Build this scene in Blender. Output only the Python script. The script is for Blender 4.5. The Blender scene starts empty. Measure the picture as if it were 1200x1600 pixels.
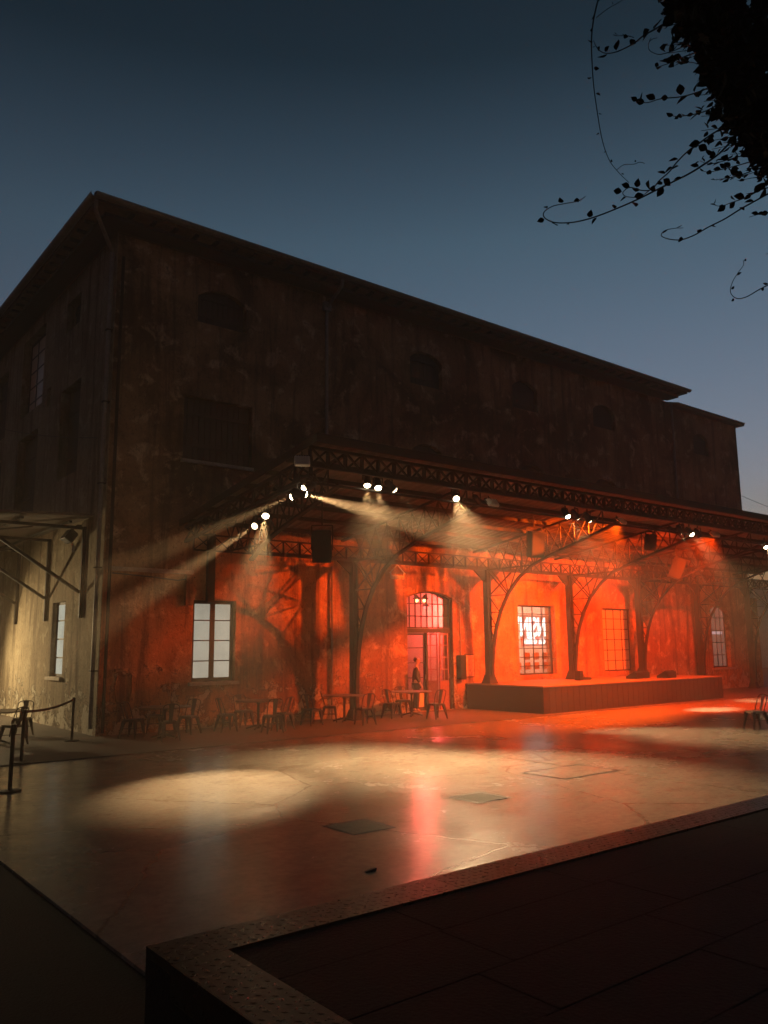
import bpy, bmesh, math, random
from mathutils import Vector, Matrix
random.seed(7)
PI = math.pi
S = bpy.context.scene
COL = S.collection

# ------------------------------------------------------------------ camera
F_PX = 1272.5                                   # focal length in pixels of a 1200x1600 frame
YAW, PITCH, ROLL = math.radians(38.445), math.radians(9.314), math.radians(-0.571)
CAM = Vector((-7.2975, -20.748, 2.17))
_f = Vector((math.sin(YAW)*math.cos(PITCH), math.cos(YAW)*math.cos(PITCH), math.sin(PITCH)))
_r = Vector((math.cos(YAW), -math.sin(YAW), 0)); _u = _r.cross(_f)
_r2 = _r*math.cos(ROLL) + _u*math.sin(ROLL); _u2 = -_r*math.sin(ROLL) + _u*math.cos(ROLL)
cam = bpy.data.cameras.new('camera'); cam.sensor_fit = 'VERTICAL'; cam.sensor_height = 24
cam.lens = 24*F_PX/1600; cam.clip_start = .05; cam.clip_end = 2000
co = bpy.data.objects.new('camera', cam); COL.objects.link(co)
m = Matrix((( _r2.x, _u2.x, -_f.x, CAM.x), (_r2.y, _u2.y, -_f.y, CAM.y), (_r2.z, _u2.z, -_f.z, CAM.z), (0, 0, 0, 1)))
co.matrix_world = m; S.camera = co

def ray(x, y):
    return _r2*((x-600)/F_PX) + _u2*(-(y-800)/F_PX) + _f
def at(x, y, ax, v):                            # the point of a plane seen at a pixel of the photograph
    d = ray(x, y); i = 'XYZ'.index(ax); return CAM + d*((v-CAM[i])/d[i])

# ------------------------------------------------------------------ world, exposure
W = bpy.data.worlds.new('World'); S.world = W; W.use_nodes = True
nt = W.node_tree; nt.nodes.clear()
sky = nt.nodes.new('ShaderNodeTexSky'); sky.sky_type = 'NISHITA'; sky.sun_disc = False
sky.sun_elevation = math.radians(-3); sky.sun_rotation = math.radians(62); sky.air_density = 1.2; sky.dust_density = .6; sky.ozone_density = 2.5
tcw = nt.nodes.new('ShaderNodeTexCoord'); sxw = nt.nodes.new('ShaderNodeSeparateXYZ'); nt.links.new(tcw.outputs['Generated'], sxw.inputs[0])
rpw = nt.nodes.new('ShaderNodeValToRGB'); nt.links.new(sxw.outputs[2], rpw.inputs[0])       # deep dusk: the sky fades quickly towards the zenith
for k_, (pos_, c_) in enumerate(((.18, (3.3,2.5,1.75)), (.36, (2.5,2.4,1.5)), (.46, (1.95,2.25,1.32)), (.62, (.5,.76,.46)), (.85, (.1,.2,.14)))):
    e_ = rpw.color_ramp.elements[k_] if k_ < 2 else rpw.color_ramp.elements.new(pos_); e_.position = pos_; e_.color = (c_[0]/4.4, c_[1]/4.4, c_[2]/4.4, 1)
mx = nt.nodes.new('ShaderNodeMix'); mx.data_type = 'RGBA'; mx.blend_type = 'MULTIPLY'; mx.inputs[0].default_value = 1
nt.links.new(rpw.outputs[0], mx.inputs[7])
bg = nt.nodes.new('ShaderNodeBackground'); bg.inputs[1].default_value = 4.4
out = nt.nodes.new('ShaderNodeOutputWorld')
nt.links.new(sky.outputs[0], mx.inputs[6]); nt.links.new(mx.outputs[2], bg.inputs[0]); nt.links.new(bg.outputs[0], out.inputs[0])
S.view_settings.view_transform = 'Standard'; S.view_settings.look = 'None'; S.view_settings.gamma = 1
S.view_settings.exposure = 0
S.render.engine = 'CYCLES'
cy = S.cycles
cy.use_denoising = True; cy.max_bounces = 7; cy.diffuse_bounces = 3; cy.glossy_bounces = 3
cy.transmission_bounces = 5; cy.transparent_max_bounces = 12; cy.volume_bounces = 1
cy.sample_clamp_indirect = 4; cy.caustics_reflective = False; cy.caustics_refractive = False
HAZE = .0050
WARM = (1, .68, .36)
ORANGE = (1, .098, .003)

# ------------------------------------------------------------------ helpers
class MB:
    def __init__(s): s.bm = bmesh.new()
    def box(s, a, b, bev=0):
        x0, y0, z0 = [min(a[i], b[i]) for i in range(3)]; x1, y1, z1 = [max(a[i], b[i]) for i in range(3)]
        v = [s.bm.verts.new(p) for p in ((x0,y0,z0),(x1,y0,z0),(x1,y1,z0),(x0,y1,z0),(x0,y0,z1),(x1,y0,z1),(x1,y1,z1),(x0,y1,z1))]
        f = [s.bm.faces.new([v[i] for i in q]) for q in ((3,2,1,0),(4,5,6,7),(0,1,5,4),(1,2,6,5),(2,3,7,6),(3,0,4,7))]
        if bev:
            ed = list({e for q in f for e in q.edges})
            bmesh.ops.bevel(s.bm, geom=ed, offset=bev, segments=2, affect='EDGES', profile=.5)
        return s
    def hull8(s, v8):
        v = [s.bm.verts.new(p) for p in v8]
        for q in ((3,2,1,0),(4,5,6,7),(0,1,5,4),(1,2,6,5),(2,3,7,6),(3,0,4,7)): s.bm.faces.new([v[i] for i in q])
        return s
    def bar(s, p, q, w, h=None, up=(0,0,1)):
        p, q = Vector(p), Vector(q); h = h or w; d = (q-p)
        if d.length < 1e-6: return s
        d.normalize(); u = Vector(up)
        if abs(d.dot(u)) > .98: u = Vector((0, 1, 0))
        a = d.cross(u).normalized()*(w/2); b = a.normalized().cross(d).normalized()*(h/2)
        return s.hull8([p-a-b, p+a-b, p+a+b, p-a+b, q-a-b, q+a-b, q+a+b, q-a+b])
    def tube(s, pts, r, n=8, cap=True):
        pts = [Vector(p) for p in pts]; rs = r if isinstance(r, (list, tuple)) else [r]*len(pts)
        ring = []; pu = None
        for i, p in enumerate(pts):
            d = (pts[min(i+1, len(pts)-1)]-pts[max(i-1, 0)]).normalized()
            u = pu if pu is not None else (Vector((0,0,1)) if abs(d.z) < .9 else Vector((1,0,0)))
            a = (u - d*u.dot(d)); a = a.normalized() if a.length > 1e-5 else d.orthogonal().normalized()
            b = d.cross(a); pu = a
            ring.append([s.bm.verts.new(p + (a*math.cos(2*PI*k/n)+b*math.sin(2*PI*k/n))*rs[i]) for k in range(n)])
        for i in range(len(ring)-1):
            for k in range(n):
                s.bm.faces.new((ring[i][k], ring[i][(k+1)%n], ring[i+1][(k+1)%n], ring[i+1][k]))
        if cap: s.bm.faces.new(ring[0][::-1]); s.bm.faces.new(ring[-1])
        return s
    def lathe(s, c, prof, n=24):                # profile of (radius, z) from the bottom up
        c = Vector(c); rings = []
        for r, z in prof:
            rings.append([s.bm.verts.new(c+Vector((r*math.cos(2*PI*k/n), r*math.sin(2*PI*k/n), z))) for k in range(n)])
        for i in range(len(rings)-1):
            for k in range(n): s.bm.faces.new((rings[i][k], rings[i][(k+1)%n], rings[i+1][(k+1)%n], rings[i+1][k]))
        s.bm.faces.new(rings[0][::-1]); s.bm.faces.new(rings[-1]); return s
    def prism(s, poly, fr, d0, d1):             # polygon (u,v) swept between depths d0 and d1 of a frame
        a = [s.bm.verts.new(fr(u, v, d0)) for u, v in poly]; b = [s.bm.verts.new(fr(u, v, d1)) for u, v in poly]
        s.bm.faces.new(a); s.bm.faces.new(b[::-1]); n = len(poly)
        for i in range(n): s.bm.faces.new((a[i], b[i], b[(i+1)%n], a[(i+1)%n]))
        return s
    def build(s, name, mat, parent=None, smooth=False, **kw):
        bmesh.ops.recalc_face_normals(s.bm, faces=s.bm.faces)
        me = bpy.data.meshes.new(name); s.bm.to_mesh(me); s.bm.free()
        if mat: me.materials.append(mat)
        if smooth:
            for p in me.polygons: p.use_smooth = True
        o = bpy.data.objects.new(name, me); COL.objects.link(o)
        if parent: o.parent = parent
        for k, v in kw.items(): o[k] = v
        return o

def thing(name, label, cat, loc=(0,0,0), rz=0, group=None):
    o = bpy.data.objects.new(name, None); COL.objects.link(o); o.empty_display_size = .2
    o.location = loc; o.rotation_euler = (0, 0, rz); o['label'] = label; o['category'] = cat
    if group: o['group'] = group
    return o
def tag(o, label, cat, group=None):
    o['label'] = label; o['category'] = cat
    if group: o['group'] = group
    return o
def copy_tree(o, parent=None):
    c = o.copy(); COL.objects.link(c)
    if parent: c.parent = parent
    for ch in list(o.children): copy_tree(ch, c)
    return c
def wall_mesh(outline, holes, th, fr):
    bm = bmesh.new(); loops = []
    for L in [outline]+holes:
        vs = [bm.verts.new(fr(u, v, 0)) for u, v in L]
        loops.append((L, vs, [bm.edges.new((vs[i], vs[(i+1)%len(vs)])) for i in range(len(vs))]))
    bmesh.ops.triangle_fill(bm, use_beauty=True, use_dissolve=False, edges=[e for l in loops for e in l[2]])
    front = list(bm.faces); vmap = {}
    for L, vs, es in loops:
        for (u, v), q in zip(L, vs): vmap[q] = bm.verts.new(fr(u, v, th))
    for f in front: bm.faces.new([vmap[v] for v in f.verts][::-1])
    for L, vs, es in loops:
        n = len(vs)
        for i in range(n): bm.faces.new((vs[i], vs[(i+1)%n], vmap[vs[(i+1)%n]], vmap[vs[i]]))
    o = MB(); o.bm.free(); o.bm = bm; return o
def arch(x0, x1, z0, z1, rise, n=10):           # opening with a segmental head
    if rise <= 0: return [(x0,z0),(x1,z0),(x1,z1),(x0,z1)]
    w = (x1-x0)/2; R = (w*w+rise*rise)/(2*rise); cx = (x0+x1)/2; cz = z1-R; a = math.asin(w/R)
    return [(x0,z0),(x1,z0)] + [(cx+R*math.sin(a-2*a*i/n), cz+R*math.cos(a-2*a*i/n)) for i in range(n+1)]

# ------------------------------------------------------------------ materials
class NT:
    def __init__(s, name):
        s.m = bpy.data.materials.new(name); s.m.use_nodes = True; s.t = s.m.node_tree; s.t.nodes.clear()
        s.o = s.t.nodes.new('ShaderNodeOutputMaterial')
    def n(s, typ, **kw):
        q = s.t.nodes.new('ShaderNode'+typ)
        for k, v in kw.items():
            if k.startswith('i_'):
                key = k[2:]; q.inputs[int(key) if key.isdigit() else key].default_value = v
            else: setattr(q, k, v)
        return q
    def l(s, a, b): s.t.links.new(a, b)
    def pos(s, scale=(1,1,1)):
        tc = s.n('TexCoord'); mp = s.n('Mapping'); mp.inputs['Scale'].default_value = scale
        s.l(tc.outputs['Object'], mp.inputs['Vector']); return mp.outputs[0]
    def noise(s, vec, scale, detail=6, rough=.6, dist=0):
        q = s.n('TexNoise', i_Scale=scale, i_Detail=detail, i_Roughness=rough, i_Distortion=dist); s.l(vec, q.inputs['Vector']); return q.outputs[0]
    def ramp(s, v, a, b, lo=0., hi=1.):
        q = s.n('MapRange', clamp=True); q.inputs[1].default_value = a; q.inputs[2].default_value = b
        q.inputs[3].default_value = lo; q.inputs[4].default_value = hi; s.l(v, q.inputs[0]); return q.outputs[0]
    def mix(s, f, a, b, mode='MIX'):
        q = s.n('Mix', data_type='RGBA', blend_type=mode)
        for sock, v in ((q.inputs[0], f), (q.inputs[6], a), (q.inputs[7], b)):
            if hasattr(v, 'is_output'): s.l(v, sock)
            elif isinstance(v, (int, float)): sock.default_value = v
            else: sock.default_value = (*v, 1)
        return q.outputs[2]
    def math(s, op, a, b=None):
        q = s.n('Math', operation=op)
        for i, v in enumerate((a, b)):
            if v is None: continue
            if hasattr(v, 'is_output'): s.l(v, q.inputs[i])
            else: q.inputs[i].default_value = v
        return q.outputs[0]
    def done(s, col, rough=.8, metal=0, bump=None, bs=.3, bd=.02, spec=.5, coat=0):
        p = s.n('BsdfPrincipled')
        for key, v in (('Base Color', col), ('Roughness', rough), ('Metallic', metal), ('Specular IOR Level', spec), ('Coat Weight', coat)):
            if hasattr(v, 'is_output'): s.l(v, p.inputs[key])
            elif isinstance(v, tuple): p.inputs[key].default_value = (*v, 1)
            else: p.inputs[key].default_value = v
        if bump is not None:
            b = s.n('Bump'); b.inputs['Strength'].default_value = bs; b.inputs['Distance'].default_value = bd
            s.l(bump, b.inputs['Height']); s.l(b.outputs[0], p.inputs['Normal'])
        s.l(p.outputs[0], s.o.inputs[0]); return s.m

def stucco(name, upper, lower, peel, zband):
    t = NT(name); P = t.pos(); big = t.noise(P, .35, 7, .62, .6); mid = t.noise(P, 1.7, 8, .65, .4); fine = t.noise(P, 14, 6, .65)
    strk = t.noise(t.pos((2.6, 2.6, .22)), 1.1, 7, .62, .5)
    xyz = t.n('SeparateXYZ'); t.l(P, xyz.inputs[0]); z = xyz.outputs[2]
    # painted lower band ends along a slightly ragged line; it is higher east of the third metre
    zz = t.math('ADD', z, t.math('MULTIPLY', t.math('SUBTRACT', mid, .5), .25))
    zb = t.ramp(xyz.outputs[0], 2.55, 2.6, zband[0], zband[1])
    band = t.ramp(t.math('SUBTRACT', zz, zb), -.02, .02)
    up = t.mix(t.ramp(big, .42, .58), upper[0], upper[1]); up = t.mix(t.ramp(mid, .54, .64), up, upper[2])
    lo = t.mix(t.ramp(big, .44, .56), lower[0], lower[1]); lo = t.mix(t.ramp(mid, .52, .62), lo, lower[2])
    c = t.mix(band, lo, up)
    c = t.mix(t.ramp(strk, .5, .66, 0, .75), c, (.05, .03, .018))                       # rain stains
    th = t.ramp(z, .0, 2.1, .46, .64)                                                   # plaster flaked off, more towards the foot
    flake = t.math('SUBTRACT', t.math('ADD', t.math('MULTIPLY', mid, .62), t.math('MULTIPLY', t.noise(P, 4.6, 8, .7, .8), .38)), th)
    fm = t.ramp(flake, 0, .018)
    c = t.mix(fm, c, peel)
    edge = t.math('MULTIPLY', t.ramp(flake, -.02, 0), t.ramp(flake, .0, .02, 1, 0))
    c = t.mix(t.math('MULTIPLY', edge, .9), c, (.03, .02, .015))
    sp = t.noise(t.pos((1,1,.55)), 11, 9, .8, .5); c = t.mix(t.ramp(sp, .53, .60, 0, .75), c, t.mix(.7, c, (.03, .018, .01)))
    c = t.mix(t.ramp(fine, .35, .75, 0, .45), c, t.mix(.55, c, (.02, .014, .01)))
    h = t.math('SUBTRACT', t.math('ADD', t.math('MULTIPLY', fine, .35), t.math('MULTIPLY', mid, .6)), t.math('MULTIPLY', fm, .35))
    return t.done(c, .92, bump=h, bs=1, bd=.09, spec=.25)
M = {}
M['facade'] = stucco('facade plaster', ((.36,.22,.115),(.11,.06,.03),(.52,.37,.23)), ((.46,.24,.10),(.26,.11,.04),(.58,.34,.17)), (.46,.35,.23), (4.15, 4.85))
M['endwall'] = stucco('end wall plaster', ((.36,.29,.19),(.25,.2,.13),(.43,.36,.25)), ((.33,.27,.18),(.24,.19,.125),(.38,.32,.22)), (.46,.41,.31), (3.4, 3.4))
def plain(name, c, rough=.6, metal=0, var=.25, sc=9, bs=.15, spec=.5):
    t = NT(name); P = t.pos(); v = t.noise(P, sc, 6, .65); w = t.noise(P, sc*.17, 5, .6)
    k = t.mix(t.ramp(v, .3, .7), tuple(x*(1-var) for x in c), tuple(min(1, x*(1+var)) for x in c)); k = t.mix(t.ramp(w, .45, .7, 0, .5), k, tuple(x*.55 for x in c))
    r = t.ramp(v, .25, .75, max(.05, rough-.12), min(1, rough+.12))
    return t.done(k, r, metal, bump=v, bs=bs, bd=.006, spec=spec)
M['iron'] = plain('dark painted iron', (.011,.0085,.007), .7, .0, .35, 22, .3, .3)
M['black'] = plain('black metal', (.006,.006,.0065), .6, .0, .3, 30, .1, .25)
M['chair'] = plain('worn gunmetal chair steel', (.035,.032,.03), .4, .5, .3, 18, .08)
M['seat_pale'] = plain('pale worn seat', (.42,.38,.3), .5, .2, .2, 20, .08)
M['wood_table'] = plain('dark table top', (.10,.07,.05), .4, 0, .35, 8, .1)
M['stone'] = plain('sill stone', (.38,.33,.26), .85, 0, .25, 12, .4)
M['timber'] = plain('weathered timber', (.016,.012,.009), .7, 0, .4, 14, .3)
M['frame'] = plain('dark window iron', (.03,.026,.024), .5, .2, .3, 20, .1)
M['zinc'] = plain('grey zinc', (.22,.2,.17), .5, .35, .3, 10, .15)
M['tile'] = plain('old roof tile', (.14,.085,.06), .85, 0, .4, 6, .4)
M['sheet'] = plain('canopy sheet underside', (.13,.10,.08), .75, .0, .35, 3, .15)
M['reddoor'] = plain('dusty red door paint', (.33,.12,.10), .55, 0, .25, 10, .15)
M['belt'] = plain('dark belt webbing', (.06,.02,.016), .75, 0, .2, 30)
M['skin'] = plain('skin', (.45,.27,.19), .55, 0, .1, 20)
M['cloth'] = plain('dark jacket cloth', (.025,.024,.03), .85, 0, .25, 30)
M['denim'] = plain('dark trousers cloth', (.03,.032,.045), .85, 0, .25, 30)
M['hair'] = plain('dark hair', (.02,.014,.01), .6, 0, .3, 40)
M['inner'] = plain('interior plaster', (.62,.5,.45), .85, 0, .12, 3, .1)
M['paper'] = plain('poster paper', (.5,.36,.26), .7, 0, .5, 7, .02)
M['wire'] = plain('black cable', (.02,.02,.02), .6)
M['white'] = plain('pale enamel', (.55,.52,.46), .5, 0, .1, 10)
M['bark'] = plain('vine stem', (.03,.024,.016), .85, 0, .4, 40, .4)
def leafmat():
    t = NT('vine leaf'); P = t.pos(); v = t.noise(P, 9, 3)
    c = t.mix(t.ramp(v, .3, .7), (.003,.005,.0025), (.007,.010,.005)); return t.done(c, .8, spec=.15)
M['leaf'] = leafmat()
def floormat():
    t = NT('polished concrete'); P = t.pos(); a = t.noise(P, .22, 4, .5, .4); b = t.noise(P, 1.1, 5, .55, .3); c_ = t.noise(P, 9, 7, .7); e = t.noise(P, 60, 3, .6)
    col = t.mix(t.ramp(a, .3, .7), (.29,.25,.195), (.19,.158,.122)); col = t.mix(t.ramp(b, .3, .8, 0, .45), col, (.33,.29,.23))
    col = t.mix(t.ramp(c_, .40, .68, 0, .6), col, (.12,.097,.073)); col = t.mix(t.ramp(t.noise(t.pos((1,2.4,1)), 1.6, 6, .6, .4), .44, .8, 0, .4), col, (.10,.08,.06))
    vc = t.n('TexVoronoi', feature='DISTANCE_TO_EDGE', i_Scale=.33); dv = t.n('Mix', data_type='VECTOR'); nz = t.n('TexNoise', i_Scale=1.3, i_Detail=6, i_Roughness=.7); t.l(P, nz.inputs['Vector']); dv.inputs[0].default_value = .2; t.l(P, dv.inputs[4]); t.l(nz.outputs['Color'], dv.inputs[5]); t.l(dv.outputs[1], vc.inputs['Vector'])
    col = t.mix(t.ramp(vc.outputs[0], .0, .006, .7, 0), col, (.03,.024,.018))
    r = t.math('ADD', t.ramp(a, .3, .7, .12, .24), t.math('ADD', t.ramp(b, .3, .75, 0, .08), t.ramp(c_, .3, .8, 0, .05)))
    h = t.math('ADD', t.math('MULTIPLY', b, 1.0), t.math('ADD', t.math('MULTIPLY', c_, .22), t.math('MULTIPLY', e, .05)))
    return t.done(col, r, 0, bump=h, bs=.34, bd=.028, spec=.36)
M['floor'] = floormat()
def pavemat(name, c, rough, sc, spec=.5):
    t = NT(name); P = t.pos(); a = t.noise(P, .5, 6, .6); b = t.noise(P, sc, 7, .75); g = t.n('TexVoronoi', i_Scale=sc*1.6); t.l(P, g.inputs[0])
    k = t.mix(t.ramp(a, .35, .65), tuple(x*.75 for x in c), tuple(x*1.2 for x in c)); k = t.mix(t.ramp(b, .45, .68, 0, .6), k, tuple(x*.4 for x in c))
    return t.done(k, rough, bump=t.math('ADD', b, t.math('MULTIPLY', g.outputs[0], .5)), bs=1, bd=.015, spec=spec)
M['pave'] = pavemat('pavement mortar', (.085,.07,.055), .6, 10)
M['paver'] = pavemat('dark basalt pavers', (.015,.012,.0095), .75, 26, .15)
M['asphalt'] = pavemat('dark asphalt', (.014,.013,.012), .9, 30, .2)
M['plate'] = plain('worn steel tread plate', (.06,.048,.037), .32, .8, .3, 24, .12)
M['lid'] = plain('cast iron lid', (.15,.125,.095), .8, 0, .35, 30, .5, .15)
def stagemat():
    t = NT('stage boards'); P = t.pos((3.3, .4, .25)); v = t.noise(P, 2.2, 7, .6); P2 = t.pos(); w = t.noise(P2, 1.3, 6, .6)
    c = t.mix(t.ramp(v, .3, .7), (.15,.10,.07), (.26,.19,.13)); c = t.mix(t.ramp(w, .5, .7, 0, .5), c, (.08,.055,.04))
    return t.done(c, .6, bump=v, bs=.2, bd=.01)
M['stage'] = stagemat()
def emit(name, c, s, var=0, sc=2):
    t = NT(name); e = t.n('Emission'); e.inputs[1].default_value = s
    if var:
        v = t.noise(t.pos(), sc, 4, .6); t.l(t.mix(t.ramp(v, .3, .7), tuple(x*(1-var) for x in c), tuple(x*(1+var) for x in c)), e.inputs[0])
    else: e.inputs[0].default_value = (*c, 1)
    t.l(e.outputs[0], t.o.inputs[0]); return t.m
M['lens'] = emit('lit lamp lens', (1, .80, .5), 30)
M['lensdim'] = emit('lamp lens turned aside', (1, .80, .5), 6)
M['lensorange'] = emit('lit orange flood lens', (1, .12, .01), 3)
M['frost'] = emit('lit frosted pane', (.37,.335,.26), 1, .16, 1.3)
M['frostpale'] = emit('lit frosted pane end wall', (.42,.42,.33), 1, .18, 1.6)
M['glowlilac'] = emit('lilac pane with painted glow', (.16,.075,.052), 1, .25, 1.2)  # emission painted into the pane in place of the sky it reflects
M['glowrail'] = emit('blind rail with painted glow', (.42,.3,.3), 1)  # brightness painted in as glow; the rail is no lamp
M['neon'] = emit('white sign letters', (1, .97, .92), 3.2)
M['bulb'] = emit('warm bulb', (1, .62, .22), 9)
def glassmat():
    t = NT('window glass'); tr = t.n('BsdfTransparent'); tr.inputs[0].default_value = (.88,.86,.84,1); g = t.n('BsdfGlossy'); g.inputs['Roughness'].default_value = .06
    mxs = t.n('MixShader'); mxs.inputs[0].default_value = .1; t.l(tr.outputs[0], mxs.inputs[1]); t.l(g.outputs[0], mxs.inputs[2])
    t.l(mxs.outputs[0], t.o.inputs[0]); return t.m
M['glass'] = glassmat()
def milk():
    t = NT('milky old glass'); tr = t.n('BsdfTranslucent'); tr.inputs[0].default_value = (.6,.5,.45,1); d = t.n('BsdfPrincipled'); d.inputs['Base Color'].default_value = (.78,.66,.5,1); d.inputs['Roughness'].default_value = .25
    x = t.n('MixShader'); x.inputs[0].default_value = .8; t.l(tr.outputs[0], x.inputs[1]); t.l(d.outputs[0], x.inputs[2]); t.l(x.outputs[0], t.o.inputs[0]); return t.m
M['milk'] = milk()

# ------------------------------------------------------------------ ground
def structure(o): o['kind'] = 'structure'; return o
structure(MB().box((-170,-170,-.6), (190,190,-.03)).build('ground', M['asphalt']))
fl = MB(); JX = 4.68
fl.box((-4.89,-16.36,-.028), (JX-.02,-3.86,0)); fl.box((JX+.02,-16.36,-.028), (70,-3.86,0)); fl.box((JX-.02,-16.36,-.028), (JX+.02,-3.86,-.024))
structure(fl.build('concrete_floor', M['floor']))
pv = MB(); pv.box((-30,-3.84,-.028), (70,30,.018)); structure(pv.build('pavement', M['pave']))
# hatches let into the floor
def hatch(cx, cy, w, d, label, mat, rim=.014):
    t = thing('floor_hatch', label, 'hatch', (cx, cy, 0), 0, 'hatches in the concrete floor')
    f = MB(); r = .03
    for a, b in (((-w/2,-d/2),(w/2,-d/2+r)),((-w/2,d/2-r),(w/2,d/2)),((-w/2,-d/2+r),(-w/2+r,d/2-r)),((w/2-r,-d/2+r),(w/2,d/2-r))): f.box((*a,.002), (*b,.006))
    f.build('hatch_frame', M['black'], t)
    MB().box((-w/2+r+rim,-d/2+r+rim,.001), (w/2-r-rim,d/2-r-rim,.005)).build('hatch_lid', mat, t)
hatch(-1.11,-12.4,.64,.66,'dark square floor hatch nearest the tread plate edge', M['lid'])
hatch(1.35,-12.0,.66,.62,'dark square floor hatch in the lit middle of the floor', M['lid'])
p = [at(x, y, 'Z', 0) for x, y in ((832,1205),(885,1197),(957,1206),(900,1215))]
hc = sum(p, Vector())/4
hatch(hc.x, hc.y, 1.5, .95, 'pale rectangular floor hatch beside the floor joint with thin dark outline', M['floor'])
lt = at(577,1362,'Z',0)
lm = MB(); lm.hull8([(lt.x-.05,lt.y-.02,.002),(lt.x+.06,lt.y-.03,.002),(lt.x+.05,lt.y+.03,.002),(lt.x-.04,lt.y+.03,.002),(lt.x-.05,lt.y-.015,.012),(lt.x+.07,lt.y-.03,.03),(lt.x+.05,lt.y+.03,.022),(lt.x-.03,lt.y+.025,.010)])
tag(lm.build('dry_leaf', M['timber']), 'small crumpled dry leaf lying on the bare concrete floor', 'leaf')

# raised foreground terrace: tread plate edging round dark pavers
PZ = .62
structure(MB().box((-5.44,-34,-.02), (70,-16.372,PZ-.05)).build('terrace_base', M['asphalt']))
pm = MB(); y = -16.70; row = 0; rr = random.Random(3)
while y > -22.5:
    dy = [.46,.56,.5][row % 3]; x = -5.12 - rr.random()*.6
    while x < 22:
        w = rr.choice((.9,1.2,1.5,1.35)); x0 = max(x, -5.12); 
        if x+w > -5.0: pm.box((x0+.003, y-dy+.003, PZ-.05), (x+w-.003, y-.003, PZ-.004+rr.uniform(-.004,.003)), .004)
        x += w
    y -= dy; row += 1
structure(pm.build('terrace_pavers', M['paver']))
tp = thing('tread_plate_edging', 'studded steel tread plate edging round the dark paved terrace', 'edging', (-5.44,-16.37,PZ))
def plate(nm, x0, y0, x1, y1, drop):
    q = MB(); q.box((x0,y0,-.046), (x1,y1,.004)); 
    if drop == 'y': q.box((x0,y1+.002,-.16), (x1,y1+.008,.004))
    else: q.box((x0-.008,y0,-.16), (x0-.002,y1,.004))
    sx = .056; nx = int((x1-x0-.03)/sx); ny = int((y1-y0-.03)/sx)
    for i in range(nx):
        if x0+i*sx > 14: break
        for j in range(ny):
            cx, cy = x0+.035+i*sx, y0+.035+j*sx; a = PI/4 if (i+j) % 2 else -PI/4
            u = Vector((math.cos(a), math.sin(a), 0))*.02; v = Vector((-math.sin(a), math.cos(a), 0))*.0085; c = Vector((cx, cy, .004)); up = Vector((0,0,.0026))
            vs = [q.bm.verts.new(c+w) for w in (-u, -v, u, v)]; tp_ = [q.bm.verts.new(c+up+w*.4) for w in (-u, -v, u, v)]
            q.bm.faces.new(tp_)
            for k in range(4): q.bm.faces.new((vs[k], vs[(k+1)%4], tp_[(k+1)%4], tp_[k]))
    return q.build(nm, M['plate'], tp)
plate('tread_plate', 0, -.31, 1.98, 0, 'y'); plate('tread_plate', 1.986, -.31, 5.1, 0, 'y'); plate('tread_plate', 5.106, -.31, 60, 0, 'y')
plate('tread_plate', 0, -8, .31, -.314, 'x')

# ------------------------------------------------------------------ warehouse
B = thing('warehouse', 'long three storey plastered warehouse with hipped tiled roof and orange lit ground floor', 'building', (0,0,0))
frF = lambda u, v, d: (u, d, v)                 # front facade: u along X
frE = lambda u, v, d: (d, u, v)                 # end wall: u along Y
ZT = 13.40; XW = 26.6
ups = [(2.38,3.95,11.45,12.55),(10.4,11.9,11.2,12.45),(15.6,17.05,11.25,12.43),(20.6,22.1,11.3,12.35)]
mids = [(2.05,4.22,7.35,9.2),(10.4,11.9,7.6,9.1),(15.9,17.3,7.6,9.1),(20.5,22.0,7.6,9.1)]
W1 = (2.50,3.80,1.25,3.46); W2 = (15.45,17.55,1.04,3.62); W3 = (20.5,22.55,1.04,3.6); W4 = (28.7,30.3,1.0,3.9); DR = (10.1,12.15,.02,3.97)
holes = [arch(*W1,0), arch(*W2,0), arch(*W3,0), arch(*W4,.24), arch(*DR,.22)] + [arch(*w,.3) for w in ups] + [arch(*mids[0],0)] + [arch(*w,.3) for w in mids[1:]]
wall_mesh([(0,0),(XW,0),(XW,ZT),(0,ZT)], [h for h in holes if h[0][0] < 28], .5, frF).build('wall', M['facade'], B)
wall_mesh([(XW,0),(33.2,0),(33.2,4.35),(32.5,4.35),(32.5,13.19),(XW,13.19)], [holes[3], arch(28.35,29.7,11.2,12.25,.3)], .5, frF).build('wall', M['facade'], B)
EW = [(2.95,4.1,1.39,3.5),(3.0,4.3,11.85,12.8),(6.55,9.2,10.2,13.0),(2.6,4.45,7.2,10.0),(6.8,9.2,6.6,9.4),(5.6,6.0,9.9,10.5),(11.2,13.4,10.0,12.6),(11.4,13.4,6.4,9.2),(10.5,12,1.3,3.5)]
wall_mesh([(.5,0),(20,0),(20,ZT),(.5,ZT)], [arch(*w,0) for w in EW], .5, frE).build('wall', M['endwall'], B)
wall_mesh([(.0,0),(.5,0),(.5,ZT),(.0,ZT)], [], .02, lambda u, v, d: (-.004-d, u, v)).build('corner_pilaster', M['endwall'], B)
MB().box((XW-.2,.5,0), (28.2,20,ZT)).box((32.3,.5,0), (32.5,20,13.19)).box((.5,19.6,0), (32.3,20,13.19)).box((32.5,3,0), (33.2,3.4,4.35)).build('wall', M['facade'], B)
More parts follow.
